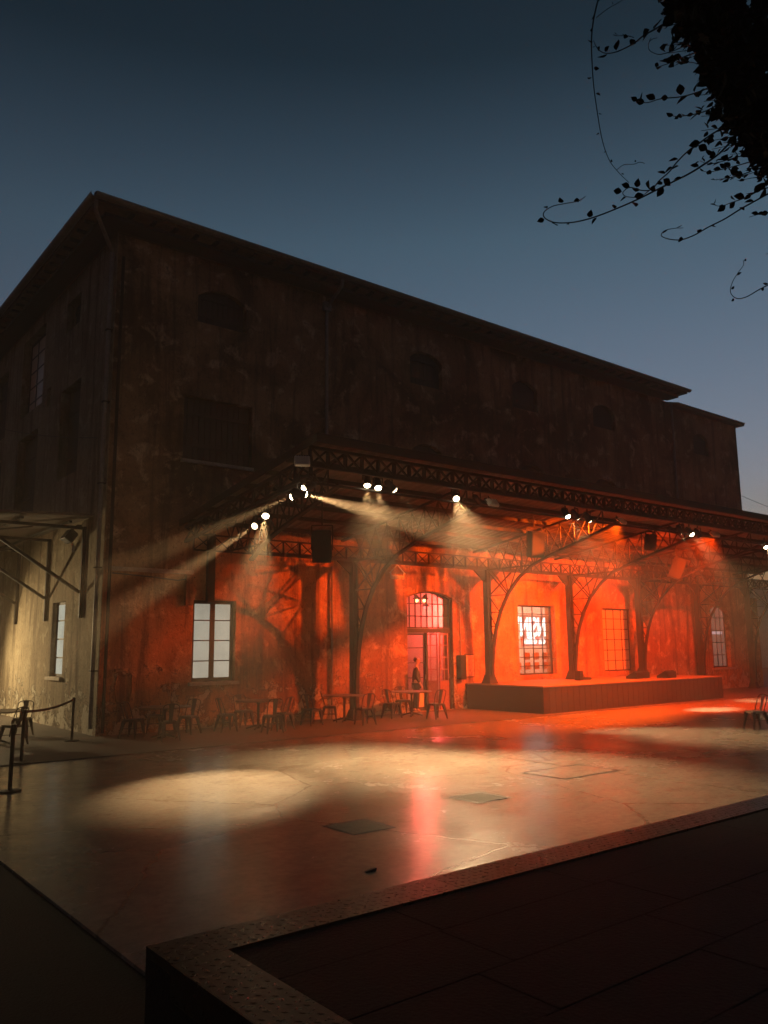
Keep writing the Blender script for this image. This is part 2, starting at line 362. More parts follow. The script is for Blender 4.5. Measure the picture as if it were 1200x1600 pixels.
# roofs
def hip(x0, x1, y0, y1, z, th, rise, nm, ends=(True, True)):
    q = MB(); yc = (y0+y1)/2; run = (y1-y0)/2; r0 = x0+run if ends[0] else x0; r1 = x1-run if ends[1] else x1
    a = [(x0,y0,z),(x1,y0,z),(x1,y1,z),(x0,y1,z)]; t_ = [(p_[0],p_[1],z+th) for p_ in a]
    v = [q.bm.verts.new(p_) for p_ in a+t_]; g = [q.bm.verts.new((r0,yc,z+th+rise)), q.bm.verts.new((r1,yc,z+th+rise))]
    for f in ((3,2,1,0),(0,1,5,4),(1,2,6,5),(2,3,7,6),(3,0,4,7)): q.bm.faces.new([v[i] for i in f])
    q.bm.faces.new((v[4],v[5],g[1],g[0])); q.bm.faces.new((v[6],v[7],g[0],g[1])); q.bm.faces.new((v[5],v[6],g[1])); q.bm.faces.new((v[7],v[4],g[0]))
    sl = rise/run
    k = x0+.12
    while k < x1:                                # barrel tiles along the front eave
        L = min(2.2, (k-x0), 2.2) if ends[0] else 2.2
        if L > .2: q.tube([(k, y0-.05, z+th+.02), (k, y0+L, z+th+.02+L*sl)], .055, 7)
        k += .24
    if ends[0]:
        k = y0+.12
        while k < y1-.2:
            L = min(2.2, k-y0)
            if L > .2: q.tube([(x0-.05, k, z+th+.02), (x0+L, k, z+th+.02+L*sl)], .055, 7)
            k += .24
        q.tube([(x0-.03,y0-.03,z+th+.06),(x0+5,y0+5,z+th+.06+5*sl)], .11, 8)
    return q.build(nm, M['tile'], B)
XA = at(1077,622,'Y',-.98).x; XB = 32.8
R1 = hip(-.9, XA, -.9, 20.9, 13.62, .09, 3.2, 'roof')
R2 = hip(XA+.02, XB, -.32, 20.4, 13.2, .09, 3.0, 'roof', (False, True))
MB().box((-.62,-.62,13.45), (XA-.3,.0,13.55)).box((-.62,0,13.45), (-.02,20.4,13.55)).build('eaves_board', M['timber'], R1)
k = 0
while k < XA-.2: MB().box((k,-.86,13.55), (k+.1,-.02,13.615)).build('rafter_end', M['timber'], R1); k += .62
k = .2
while k < 20: MB().box((-.86,k,13.55), (-.02,k+.1,13.615)).build('rafter_end', M['timber'], R1); k += .62
gt = MB()
def gutter(q, p0, p1, out):
    p0, p1, out = Vector(p0), Vector(p1), Vector(out); n = 7
    a = []
    for P_ in (p0, p1):
        for r in (.115, .105): a.append([q.bm.verts.new(P_ + out*(r*math.cos(PI+PI*i/n)) + Vector((0,0,r*math.sin(PI+PI*i/n)))) for i in range(n+1)])
    for i in range(n):
        q.bm.faces.new((a[0][i],a[0][i+1],a[2][i+1],a[2][i])); q.bm.faces.new((a[1][i],a[3][i],a[3][i+1],a[1][i+1]))
        q.bm.faces.new((a[0][i],a[1][i],a[1][i+1],a[0][i+1])); q.bm.faces.new((a[2][i],a[2][i+1],a[3][i+1],a[3][i]))
    for i in (0, n): q.bm.faces.new((a[0][i],a[2][i],a[3][i],a[1][i]))
gutter(gt, (-1.02,-1.02,13.76), (XA,-1.02,13.76), (0,1,0)); gutter(gt, (-1.02,-1.02,13.76), (-1.02,20.9,13.76), (1,0,0))
gt.build('gutter', M['zinc'], R1)
tb = [(x, -.35+.02*math.sin(x*3), 14.03+.015*math.sin(x*1.7)) for x in [3+i*.9 for i in range(28)]]
lc = MB().tube(tb, .012, 5)
for x, y_, z_ in tb[::2]: lc.bar((x,y_,z_-.16), (x,y_,z_), .02)
lc.build('lightning_conductor', M['wire'], R1)
# rain pipes
MB().tube([(6.8,-1.0,13.62),(6.8,-.95,13.4),(6.8,-.12,12.95),(6.8,-.12,6.2)], .055, 10).build('downpipe', M['zinc'], B)
MB().box((6.66,-.2,12.85),(6.94,-.06,13.15),.02).build('pipe_hopper', M['zinc'], B)
MB().tube([(-.95,-.9,13.62),(-.9,-.75,13.42),(-.12,.12,12.85),(-.12,.12,.2)], .055, 10).build('downpipe', M['zinc'], B)
MB().tube([(.12,-.1,12.7),(.12,-.1,.1)], .045, 8).build('downpipe', M['iron'], B)
MB().tube([(XW-.15,-.12,13.3),(XW-.15,-.12,6.2)], .055, 10).build('downpipe', M['zinc'], B)
for z_ in (1.6,4.2,6.4,8.6,10.6): MB().box((-.2,.04,z_),(-.02,.2,z_+.03)).build('pipe_clamp', M['iron'], B)
MB().tube([(7.05,-.07,0),(7.05,-.07,4.6)], .035, 8).build('conduit', M['zinc'], B)
MB().tube([(12.45,-.05,1.8),(12.45,-.05,3.55),(12.3,-.05,3.65)], .022, 8).build('conduit', M['zinc'], B)
MB().tube([(4.2,-.09,4.86),(12,-.09,4.9),(27,-.09,4.86)], .05, 8).build('conduit', M['iron'], B)
MB().box((.16,-.10,4.14),(2.45,-.003,4.25),.012).build('ledge', M['stone'], B)
MB().tube([(.2,-.06,4.08),(1.3,-.07,4.02),(2.0,-.07,3.96),(2.5,-.06,4.06)], .016, 6).build('sagging_cable', M['wire'], B)
# sills
for (x0,x1,z) in ((2.0,4.25,7.35),(2.4,3.9,1.25),(28.6,30.4,1.0)):
    MB().box((x0,-.10,z-.10),(x1,.14,z-.004),.012).build('sill', M['stone'], B)
MB().box((-.10,2.85,1.29),(.14,4.2,1.386),.012).build('sill', M['stone'], B)
# window maker: iron or timber grid, panes as sub-part
def window(w, rise, cols, rows, fr, dep, fm, pm_, bar=.028, post=.055, mid=0):
    x0,x1,z0,z1 = w; q = MB(); e = .003
    q_ = arch(x0+e, x1-e, z0+e, z1-e, rise)
    inn = arch(x0+post, x1-post, z0+post, z1-post, rise)
    # frame ring
    a0 = [q.bm.verts.new(fr(u,v,dep)) for u,v in q_]; a1 = [q.bm.verts.new(fr(u,v,dep)) for u,v in inn]
    b0 = [q.bm.verts.new(fr(u,v,dep+.06)) for u,v in q_]; b1 = [q.bm.verts.new(fr(u,v,dep+.06)) for u,v in inn]
    n = len(q_)
    for i in range(n):
        j = (i+1) % n
        for f in ((a0[i],a0[j],a1[j],a1[i]),(b0[i],b1[i],b1[j],b0[j]),(a1[i],a1[j],b1[j],b1[i]),(a0[i],b0[i],b0[j],a0[j])): q.bm.faces.new(f)
    def top(u):
        if rise <= 0: return z1-post
        ww = (x1-x0)/2; R = (ww*ww+rise*rise)/(2*rise); return z1-R+math.sqrt(max(0, R*R-(u-(x0+x1)/2)**2))-post
    for c in range(1, cols):
        u = x0+(x1-x0)*c/cols; b = mid if (mid and c*2 == cols) else bar
        q.prism([(u-b/2,z0+post),(u+b/2,z0+post),(u+b/2,top(u)),(u-b/2,top(u))], fr, dep+.008, dep+.05)
    for r in range(1, rows):
        v = z0+(z1-z0)*r/rows
        for c in range(cols):                    # pieces between the uprights, set a little behind them
            ua = x0+(x1-x0)*c/cols+(post if c == 0 else bar/2); ub = x0+(x1-x0)*(c+1)/cols-(post if c == cols-1 else bar/2)
            if mid and c*2 == cols: ua += mid/2-bar/2
            if mid and (c+1)*2 == cols: ub -= mid/2-bar/2
            if v < top(ua)-.03 and v < top(ub)-.03: q.prism([(ua,v-bar/2),(ub,v-bar/2),(ub,v+bar/2),(ua,v+bar/2)], fr, dep+.011, dep+.047)
    o = q.build('window', fm, B)
    g = MB().prism([(u,v) for u,v in arch(x0+post*.6, x1-post*.6, z0+post*.6, z1-post*.6, rise)], fr, dep+.028, dep+.034).build('pane', pm_, o)
    return o
window(W1, 0, 2, 4, frF, .14, M['timber'], M['frost'], .03, .10, .15)
window(W2, 0, 4, 8, frF, .20, M['frame'], M['glass'])
window(W3, 0, 4, 6, frF, .20, M['frame'], M['milk'])
w4 = window(W4, .24, 4, 5, frF, .20, M['frame'], M['glowlilac'], .035, .06)
MB().box((28.95,.222,2.55),(30.05,.226,2.68)).build('blind_rail', M['glowrail'], w4)
window(EW[0], 0, 1, 4, frE, .13, M['timber'], M['frostpale'], .04, .07)
window(EW[2], 0, 3, 5, frE, .25, M['frame'], M['milk'], .05, .08)
def shutter(w, rise, fr, dep, mat=M['timber']):
    x0,x1,z0,z1 = w; q = MB(); n = max(4, int((x1-x0)/.17))
    ww = (x1-x0)/2; R = (ww*ww+rise*rise)/(2*rise) if rise else 0
    top = lambda u: z1-.01 if not rise else z1-R+math.sqrt(max(0, R*R-(u-(x0+x1)/2)**2))-.01
    for i in range(n):
        a = x0+(x1-x0)*i/n+.006; b = x0+(x1-x0)*(i+1)/n-.006
        q.prism([(a,z0+.005),(b,z0+.005),(b,top(b)),(a,top(a))], fr, dep, dep+.045)
    for z in (z0+.25*(z1-z0), z0+.75*(z1-z0)): q.prism([(x0+.02,z-.05),(x1-.02,z-.05),(x1-.02,z+.05),(x0+.02,z+.05)], fr, dep-.03, dep-.002)
    q.prism([(x0+.005,z0+.005),(x1-.005,z0+.005),(x1-.005,z1-rise-.01),(x0+.005,z1-rise-.01)], fr, dep+.05, dep+.06)
    return q.build('shutter', mat, B)
for w in ups: shutter(w, .3, frF, .16)
shutter((28.35,29.7,11.2,12.25), .3, frF, .16)
shutter(mids[0], 0, frF, .18)
for w in mids[1:]: shutter(w, .3, frF, .18)
for i in (1,3,4,5,6,7,8): shutter(EW[i], 0, frE, .28)
# plaster niche by the corner
nq = MB(); nq.box((.38,-.09,1.58),(.92,-.003,1.66),.01).box((.44,-.05,1.5),(.86,-.003,1.577),.01)
nq.tube([(.45,-.02,1.5),(.40,-.02,1.2),(.46,-.02,.85),(.62,-.02,.74),(.8,-.02,.82),(.86,-.02,1.1),(.84,-.02,1.5)], .022, 6)
nq.build('plaster_niche', M['facade'], B)
wc = MB(); wc.box((2.22,-.12,3.3),(2.44,-.003,4.12),.01); wc.build('wall_corbel', M['facade'], B)
# doorway
x0,x1,z0,z1 = DR
fan = window((x0,x1,2.72,z1), .22, 8, 3, frF, .16, M['frame'], M['glass'], .03, .05); fan.name = 'fanlight'
MB().box((x0,.10,2.58),(x1,.28,2.716),.008).build('transom', M['timber'], B)
jb = MB(); jb.box((x0+.002,.12,.022),(x0+.055,.26,2.577)).box((x1-.075,.12,.022),(x1-.002,.26,2.577)).box((x0+.93,.13,.022),(x0+1.0,.25,2.577)); jb.build('door_frame', M['timber'], B)
def leaf(xa, xb, cols, rows, zp, fr, mat, panel_mat):
    q = MB(); H0, H1 = .03, 2.57; e = .05
    for a, b in ((xa,xa+e),(xb-e,xb)): q.prism([(a,H0),(b,H0),(b,H1),(a,H1)], fr, 0, .05)
    for v, h in ((H0+.06,.12),(zp,.05),(H1-.03,.06)): q.prism([(xa+e,v-h/2),(xb-e,v-h/2),(xb-e,v+h/2),(xa+e,v+h/2)], fr, .003, .047)
    for c in range(1, cols):
        u = xa+(xb-xa)*c/cols; q.prism([(u-.014,zp+.025),(u+.014,zp+.025),(u+.014,H1-.06),(u-.014,H1-.06)], fr, .006, .044)
    for r in range(1, rows):
        v = zp+(H1-zp)*r/rows; q.prism([(xa+e,v-.014),(xb-e,v-.014),(xb-e,v+.014),(xa+e,v+.014)], fr, .009, .041)
    o = q.build('door', mat, B)
    MB().prism([(xa+e*.7,zp),(xb-e*.7,zp),(xb-e*.7,H1-.04),(xa+e*.7,H1-.04)], fr, .022, .027).build('pane', M['glass'], o)
    if panel_mat:
        g = MB(); g.prism([(xa+e*.8,H0+.1),(xb-e*.8,H0+.1),(xb-e*.8,zp-.02),(xa+e*.8,zp-.02)], fr, .014, .036)
        w = xb-xa-2*e
        g.prism([(xa+e+w*.18,H0+.25),(xb-e-w*.18,H0+.25),(xb-e-w*.18,zp-.15),(xa+e+w*.18,zp-.15)], fr, .004, .013)
        g.build('door_panel', panel_mat, o)
    MB().tube([fr(xb-.03,1.05,-.05),fr(xb-.03,1.2,-.05)], .012, 6).build('handle', M['zinc'], o)
    return o
leaf(x0+.06, x0+.93, 1, 4, .62, lambda u,v,d: (u, .2+d, v), M['frame'], M['inner'])
leaf(x0+1.56, x1-.08, 2, 4, .95, lambda u,v,d: (u, .16+d, v), M['reddoor'], M['reddoor'])
ca, sa = math.cos(math.radians(52)), math.sin(math.radians(52)); hx = x0+1.54
leaf(0, .5, 2, 4, .95, lambda u,v,d: (hx-u*ca+d*sa, .24+u*sa+d*ca, v), M['reddoor'], M['reddoor'])
# the room behind door and middle windows
rm = MB(); rm.box((8.4,.502,.0),(24,5.4,.012)); rm.box((8.4,5.4,0),(24,5.55,4.4)); rm.box((8.25,.502,0),(8.4,5.55,4.4)); rm.box((24,.502,0),(24.15,5.55,4.4)); rm.box((8.25,.502,4.4),(24.15,5.55,4.5)); rm.box((14.0,.502,.013),(14.12,5.39,4.398)); rm.box((19.4,.502,.013),(19.52,5.39,4.398))
rm.build('room', M['inner'], B)
def add_light(name, typ, loc, col, e, parent, **kw):
    l = bpy.data.lights.new(name, typ); l.color = col; l.energy = e
    for k_, v_ in kw.items(): setattr(l, k_, v_)
    o = bpy.data.objects.new(name, l); COL.objects.link(o); o.location = loc; o.parent = parent; return o
def pendant(x, y, z, label, e, col, mat):
    t = thing('pendant_lamp', label, 'pendant lamp', (x, y, z), 0, 'pendant lamps inside the warehouse room')
    MB().tube([(0,0,.16),(0,0,4.39-z)], .008, 5).build('lamp_cord', M['wire'], t)
    MB().lathe((0,0,0), [(.16,.02),(.15,.04),(.05,.13),(.03,.17)]).build('lamp_shade', M['black'], t)
    MB().lathe((0,0,0), [(.01,-.09),(.05,-.07),(.065,-.03),(.04,.015)],12).build('bulb', mat, t)
    add_light('bulb_light', 'POINT', (0,0,-.16), col, e, t, shadow_soft_size=.06)
q1 = at(651,937,'Y',1.5); q2 = at(663,937,'Y',1.3)
pendant(q1.x, 1.5, q1.z, 'left of the two warm pendant lamps glowing behind the fanlight', 22, (1,.40,.2), M['bulb'])
pendant(q2.x, 1.3, q2.z, 'right of the two warm pendant lamps glowing behind the fanlight', 22, (1,.40,.2), M['bulb'])
M['bulbred'] = emit('red bulb', (1,.12,.12), 6)
pendant(13.2, 2.6, 3.6, 'red pendant lamp deep behind the open door', 800, (1,.085,.07), M['bulbred'])
pendant(16.6, 3.2, 3.9, 'warm pendant lamp behind the lit sign window', 950, (1,.50,.33), M['bulb'])
pendant(21.6, 3.0, 3.9, 'warm pendant lamp behind the third ground floor window', 120, (1,.4,.2), M['bulb'])
# counter with cups seen through the door
ct = thing('bar_counter', 'pale counter behind the glazed left door leaf', 'counter', (11.3,3.4,.012))
MB().box((-1.4,-.25,0),(.2,.25,.98)).build('counter_body', M['inner'], ct); MB().box((-1.45,-.3,.982),(.25,.3,1.03),.008).build('counter_top', M['stone'], ct)
for i, (cx, lab) in enumerate(((10.55,'left dark bowl on the counter behind the door'),(10.85,'right dark bowl on the counter behind the door'))):
    tag(MB().lathe((cx,3.25,1.045), [(.03,0),(.07,.03),(.1,.09),(.102,.1)],14).build('bowl', M['timber']), lab, 'bowl', 'bowls on the counter')
# glowing sign behind the second window, seen mirrored from outside
sg = thing('window_sign', 'glowing white lettered sign hung behind the gridded window, reading backwards', 'sign', (*[at(834,982,'Y',.62)[i] for i in (0,1)], 2.2))
def text(body, size, x, z, parent, name, mat, mirror=False, depth=.012, sx=1, rot=None):
    c = bpy.data.curves.new(name, 'FONT'); c.body = body; c.size = size; c.extrude = depth; c.align_x = 'CENTER'; c.offset = .012*size
    o = bpy.data.objects.new(name, c); COL.objects.link(o); bpy.context.view_layer.update()
    me = bpy.data.meshes.new_from_object(o.evaluated_get(bpy.context.evaluated_depsgraph_get())); bpy.data.objects.remove(o); me.name = name
    me.materials.clear(); me.materials.append(mat)
    k = -1 if mirror else 1
    for v in me.vertices: v.co = Vector((v.co.x*sx*k, -v.co.z, v.co.y))
    if mirror: me.flip_normals()
    r = bpy.data.objects.new(name, me); COL.objects.link(r); r.parent = parent; r.location = (x, 0, z); return r
text("INSIN'", 1.02, -.02, .28, sg, 'lettering', M['neon'], True, .015, .66)
text("da dillin", .40, .02, -.02, sg, 'lettering', M['neon'], True, .015, 1.0)
MB().box((-.85,.03,1.03),(.85,.05,1.06)).bar((-.6,.04,1.05),(-.6,.04,1.9),.012).bar((.6,.04,1.05),(.6,.04,1.9),.012).build('hanging_rail', M['black'], sg)
MB().box((-.72,.035,-.1),(.72,.045,1.02)).build('backing_board', M['inner'], sg)
ps = MB()
nt2 = thing('window_notices', 'row of small paper notices taped inside the sign window', 'notice', (16.5,.30,1.35))
for i in range(4):
    for j in range(2):
        if (i,j) == (0,1): continue
        MB().box((-.95+i*.5,0,-.12+j*.36),(-.62+i*.5,.004,.14+j*.36)).build('notice', M['paper'], nt2)
# wall sign: little house outline over raised letters
hs = thing('wall_emblem', 'small house shaped emblem with raised letters on the wall left of the door', 'sign', (9.66,-.06,4.36))
MB().bar((-.33,0,.14),(0,0,.43),.03).bar((0,0,.43),(.33,0,.14),.03).bar((-.27,0,.16),(-.27,0,-.02),.025).bar((.27,0,.16),(.27,0,-.02),.025).build('house_outline', M['white'], hs)
text("mmm", .26, .02, -.04, hs, 'lettering', M['white'], False, .01, .9)
MB().box((-.3,.02,-.02),(.3,.05,.0)).build('mounting_rail', M['black'], hs)
# framed poster and box by the door
po = thing('framed_poster', 'framed poster hung on the wall right of the door', 'poster', (12.88,-.03,1.45))
MB().box((-.19,-.012,-.36),(.19,.0,.36)).build('poster_sheet', M['paper'], po)
fq = MB()
for a, b in (((-.22,-.02,-.4),(.22,.02,-.362)),((-.22,-.02,.362),(.22,.02,.4)),((-.22,-.02,-.36),(-.192,.02,.36)),((.192,-.02,-.36),(.22,.02,.36))): fq.box(a, b)
fq.build('poster_frame', M['timber'], po)
eb = thing('electric_box', 'dark electric cabinet fixed to the wall between door and poster', 'cabinet', (12.42,-.002,1.1))
MB().box((-.14,-.2,-.1),(.14,0,.72),.012).build('cabinet_body', M['black'], eb); MB().box((-.12,-.216,-.06),(.12,-.202,.68),.004).build('cabinet_door', M['iron'], eb)

# person in the doorway
def skin(name, chain, mat, parent, sub=2):      # chain: verts [(co, r)], edges
    vs, es = chain; me = bpy.data.meshes.new(name); me.from_pydata([v[0] for v in vs], es, []); o = bpy.data.objects.new(name, me); COL.objects.link(o)
    md = o.modifiers.new('s', 'SKIN'); md.use_smooth_shade = True
    for i, v in enumerate(vs):
        r = v[1] if isinstance(v[1], tuple) else (v[1], v[1]); me.skin_vertices[0].data[i].radius = r
    me.skin_vertices[0].data[0].use_root = True
    sd = o.modifiers.new('d', 'SUBSURF'); sd.levels = sub; sd.render_levels = sub
    bpy.context.view_layer.update(); m2 = bpy.data.meshes.new_from_object(o.evaluated_get(bpy.context.evaluated_depsgraph_get())); m2.name = name
    bpy.data.objects.remove(o); m2.materials.clear(); m2.materials.append(mat)
    for p_ in m2.polygons: p_.use_smooth = True
    r = bpy.data.objects.new(name, m2); COL.objects.link(r); r.parent = parent; return r
pe = thing('person', 'person in dark clothes standing in profile at the left side of the open doorway', 'person', (10.36,-.12,.02), math.radians(-35))
bv = [((0,0,.95),(.13,.10)),((0,.01,1.18),(.13,.095)),((0,.0,1.38),(.15,.10)),((.01,0,1.50),(.055,.055)),((.03,0,1.57),(.055,.06)),((.045,0,1.66),(.085,.1)),((.04,0,1.73),(.07,.085)),   # facing +X
      ((.0,-.17,1.40),.06),((-.03,-.22,1.14),.045),((.10,-.22,.92),.034),((.14,-.21,.84),(.022,.036)),
      ((.0,.17,1.40),.06),((-.03,.22,1.14),.045),((.06,.22,.9),.034),((.09,.21,.82),(.022,.036)),
      ((0,-.09,.88),.095),((.02,-.10,.50),.065),((0,-.1,.09),.045),((.12,-.11,.04),(.04,.03)),
      ((0,.09,.88),.095),((-.03,.1,.50),.065),((-.08,.1,.09),.045),((.05,.12,.04),(.04,.03))]
be = [(0,1),(1,2),(2,3),(3,4),(4,5),(5,6),(2,7),(7,8),(8,9),(9,10),(2,11),(11,12),(12,13),(13,14),(0,15),(15,16),(16,17),(17,18),(0,19),(19,20),(20,21),(21,22)]
for s_, h in ((-.21,10),(.21,14)):
    hx_, hy_, hz_ = bv[h][0]
    for k_ in range(4):
        n0 = len(bv); fy = hy_+(-.027+.018*k_); L = (.07,.08,.075,.06)[k_]
        bv += [((hx_+.015,fy,hz_-.03),.010),((hx_+.03,fy,hz_-.03-L*.5),.009),((hx_+.025,fy,hz_-.03-L),.007)]; be += [(h,n0),(n0,n0+1),(n0+1,n0+2)]
    n0 = len(bv); bv += [((hx_+.035,hy_,hz_-.01),.010),((hx_+.05,hy_,hz_-.05),.008)]; be += [(h,n0),(n0,n0+1)]
skin('body', (bv, be), M['skin'], pe)
skin('jacket', ([((0,0,.90),(.155,.125)),((0,.01,1.18),(.15,.115)),((0,0,1.39),(.165,.115)),((0,-.18,1.40),.073),((-.03,-.22,1.14),.06),((.09,-.22,.95),.046),((0,.18,1.40),.073),((-.03,.22,1.14),.06),((.05,.22,.93),.046)], [(0,1),(1,2),(2,3),(3,4),(4,5),(2,6),(6,7),(7,8)]), M['cloth'], pe)
skin('trousers', ([((0,0,.93),(.145,.115)),((0,-.09,.86),.11),((.02,-.10,.50),.08),((0,-.1,.1),.065),((0,.09,.86),.11),((-.03,.1,.5),.08),((-.08,.1,.1),.065)], [(0,1),(1,2),(2,3),(0,4),(4,5),(5,6)]), M['denim'], pe)
skin('hair', ([((.03,0,1.745),(.085,.098)),((-.015,0,1.69),(.075,.095)),((-.03,0,1.60),(.05,.07))], [(0,1),(1,2)]), M['hair'], pe)
fc = MB(); fc.hull8([(.125,-.012,1.62),(.15,-.012,1.63),(.15,.012,1.63),(.125,.012,1.62),(.115,-.008,1.68),(.125,-.006,1.68),(.125,.006,1.68),(.115,.008,1.68)]); fc.build('nose', M['skin'], pe)
fe = MB()
for s_ in (-1,1): fe.lathe((.118,s_*.033,1.675), [(.004,-.008),(.011,0),(.004,.008)],8)
fe.build('eyes', M['hair'], pe)
fm_ = MB(); fm_.box((.112,-.025,1.585),(.124,.025,1.595)); fm_.build('mouth', M['reddoor'], pe)
fr_ = MB()
for s_ in (-1,1): fr_.hull8([(.02,s_*.085,1.63),(.05,s_*.085,1.63),(.05,s_*.1,1.63),(.02,s_*.1,1.63),(.015,s_*.085,1.69),(.05,s_*.085,1.69),(.045,s_*.104,1.69),(.015,s_*.104,1.69)])
fr_.build('ears', M['skin'], pe)

# ------------------------------------------------------------------ stage
st = thing('stage', 'long low wooden stage in front of the orange lit windows', 'stage', (12.7,-3.45,.018))
M['stagefront'] = plain('dark stage skirt boards', (.02,.012,.009), .65, 0, .4, 5, .2)
MB().box((0,0,0),(10.55,3.4,.80)).build('stage_body', M['stagefront'], st)
MB().box((-.03,-.03,.802),(10.58,3.4,.85),.006).build('stage_deck', M['stage'], st)
sk = MB()
for i in range(1, 36): sk.box((i*.293-.004,-.012,.02),(i*.293+.004,-.002,.795))
sk.build('board_joints', M['timber'], st)
SZ = .868
def wedge(px, py, w, label):
    p_ = at(px, py, 'Z', SZ+.05); t = thing('stage_monitor', label, 'monitor speaker', (p_.x, p_.y, SZ), math.radians(8), 'floor monitors on the stage')
    MB().prism([(0,0),(.42,0),(.42,.08),(.1,.26),(0,.22)], lambda u,v,d: (d, u, v), -w/2, w/2).build('cabinet', M['black'], t)
    MB().prism([(.09,.275),(.41,.092),(.405,.084),(.085,.265)], lambda u,v,d: (d, u, v), -w/2+.03, w/2-.03).build('grille', M['iron'], t)
wedge(1005,1058,1.05,'long dark floor monitor at the stage front below the third window')
wedge(1050,1057,.75,'shorter dark floor monitor near the right end of the stage')
p_ = at(905,1063,'Z',SZ); bx = thing('cable_box', 'small dark connection box with a coiled cable on the stage by the column', 'cable box', (p_.x, p_.y, SZ))
MB().box((-.1,-.12,0),(.1,.12,.34),.01).build('box_body', M['black'], bx)
cb = MB(); cb.tube([(.3+.17*math.cos(a*.5)*(1-a*.004), -.1+.17*math.sin(a*.5), .02+.0015*a) for a in range(60)], .012, 6); cb.tube([(.1,.0,.1),(.3,.05,.18),(.36,-.05,.05)], .012, 6); cb.build('cable_coil', M['wire'], bx)
sk2 = MB()
for i in range(3): sk2.box((.102,-.06,.08+i*.09),(.125,.06,.14+i*.09))
sk2.build('sockets', M['zinc'], bx)

# ------------------------------------------------------------------ iron platform canopy
CX0, CX1 = 2.05, 33.0
roofz = lambda y: 5.55 + (-y/6.5)*.98
K = thing('platform_canopy', 'iron platform canopy on arched lattice columns along the warehouse front', 'canopy', (0,0,0))
sh = MB(); xs = []; n = int((CX1-CX0)/.075)
ra_ = [sh.bm.verts.new((CX0+i*.075, -6.72, roofz(-6.72)+.022*(1 if (i//2)%2 else -1))) for i in range(n)]
rb_ = [sh.bm.verts.new((CX0+i*.075, -.03, roofz(-.03)+.022*(1 if (i//2)%2 else -1))) for i in range(n)]
rc_ = [sh.bm.verts.new(v.co+Vector((0,0,.02))) for v in ra_]; rd_ = [sh.bm.verts.new(v.co+Vector((0,0,.02))) for v in rb_]
for i in range(n-1):
    sh.bm.faces.new((ra_[i],ra_[i+1],rb_[i+1],rb_[i])); sh.bm.faces.new((rc_[i],rd_[i],rd_[i+1],rc_[i+1])); sh.bm.faces.new((ra_[i],rc_[i],rc_[i+1],ra_[i+1])); sh.bm.faces.new((rb_[i],rb_[i+1],rd_[i+1],rd_[i]))
sh.bm.faces.new((ra_[0],rb_[0],rd_[0],rc_[0])); sh.bm.faces.new((ra_[-1],rc_[-1],rd_[-1],rb_[-1]))
sh.build('roof_sheet', M['sheet'], K)
MB().box((CX0-.03,-6.79,roofz(-6.7)-.13),(CX1,-6.735,roofz(-6.7)+.07)).build('fascia', M['iron'], K)
MB().hull8([(CX0-.06,-6.8,roofz(-6.72)-.12),(CX0-.035,-6.8,roofz(-6.72)-.12),(CX0-.035,-.05,roofz(0)-.12),(CX0-.06,-.05,roofz(0)-.12),(CX0-.06,-6.8,roofz(-6.72)+.06),(CX0-.035,-6.8,roofz(-6.72)+.06),(CX0-.035,-.05,roofz(0)+.06),(CX0-.06,-.05,roofz(0)+.06)]).build('fascia', M['iron'], K)
for y in (-.5,-1.6,-2.6,-3.6,-4.6,-5.5):
    MB().box((CX0,y-.04,roofz(y)-.14),(CX1,y+.04,roofz(y)-.03)).build('purlin', M['iron'], K)
def lattice(q, a, b, depth, step, w, upright=True):
    a, b = Vector(a), Vector(b); d = Vector((0,0,depth)); L = (b-a).length; n = max(1, round(L/step))
    q.bar(a, b, w*1.7, w*1.3); q.bar(a+d, b+d, w*1.7, w*1.3); off = Vector((0,1,0)) if abs((b-a).x) > abs((b-a).y) else Vector((1,0,0))
    for i in range(n):
        p0, p1 = a.lerp(b, i/n), a.lerp(b, (i+1)/n); o1 = off*w*.42
        q.bar(p0+o1, p1+d+o1, w*.8, w*.8); q.bar(p0+d-o1, p1-o1, w*.8, w*.8)
        if upright: q.bar(p0+Vector((0,0,w*.6)), p0+d-Vector((0,0,w*.6)), w*.7, w*2.2)
q = MB(); lattice(q, (CX0,-6.45,5.99), (CX1,-6.45,5.99), .40, .46, .05); q.build('lattice_girder', M['iron'], K)
q = MB(); lattice(q, (CX0,-.86,4.72), (CX1,-.86,4.72), .42, .55, .032); q.build('lattice_girder', M['iron'], K)
q = MB(); lattice(q, (CX0+.05,-6.4,5.80), (CX0+.05,-.25,5.0), .40, .62, .05); q.build('lattice_girder', M['iron'], K)
CURVE = [(-.99,.35),(-1.0,.9),(-1.02,1.5),(-1.10,2.1),(-1.24,2.7),(-1.48,3.3),(-1.85,3.87),(-2.35,4.36),(-2.95,4.72),(-3.7,4.98),(-4.6,5.22),(-5.5,5.46),(-6.35,5.72)]
def cz(zv):                                     # the chord's distance from the column at a height
    for (ya,za),(yb,zb) in zip(CURVE, CURVE[1:]):
        if za <= zv <= zb: return ya+(yb-ya)*(zv-za)/(zb-za)
    return CURVE[-1][0]
def cy_(yv):
    for (ya,za),(yb,zb) in zip(CURVE, CURVE[1:]):
        if yb <= yv <= ya: return za+(zb-za)*(yv-ya)/(yb-ya)
    return CURVE[-1][1]
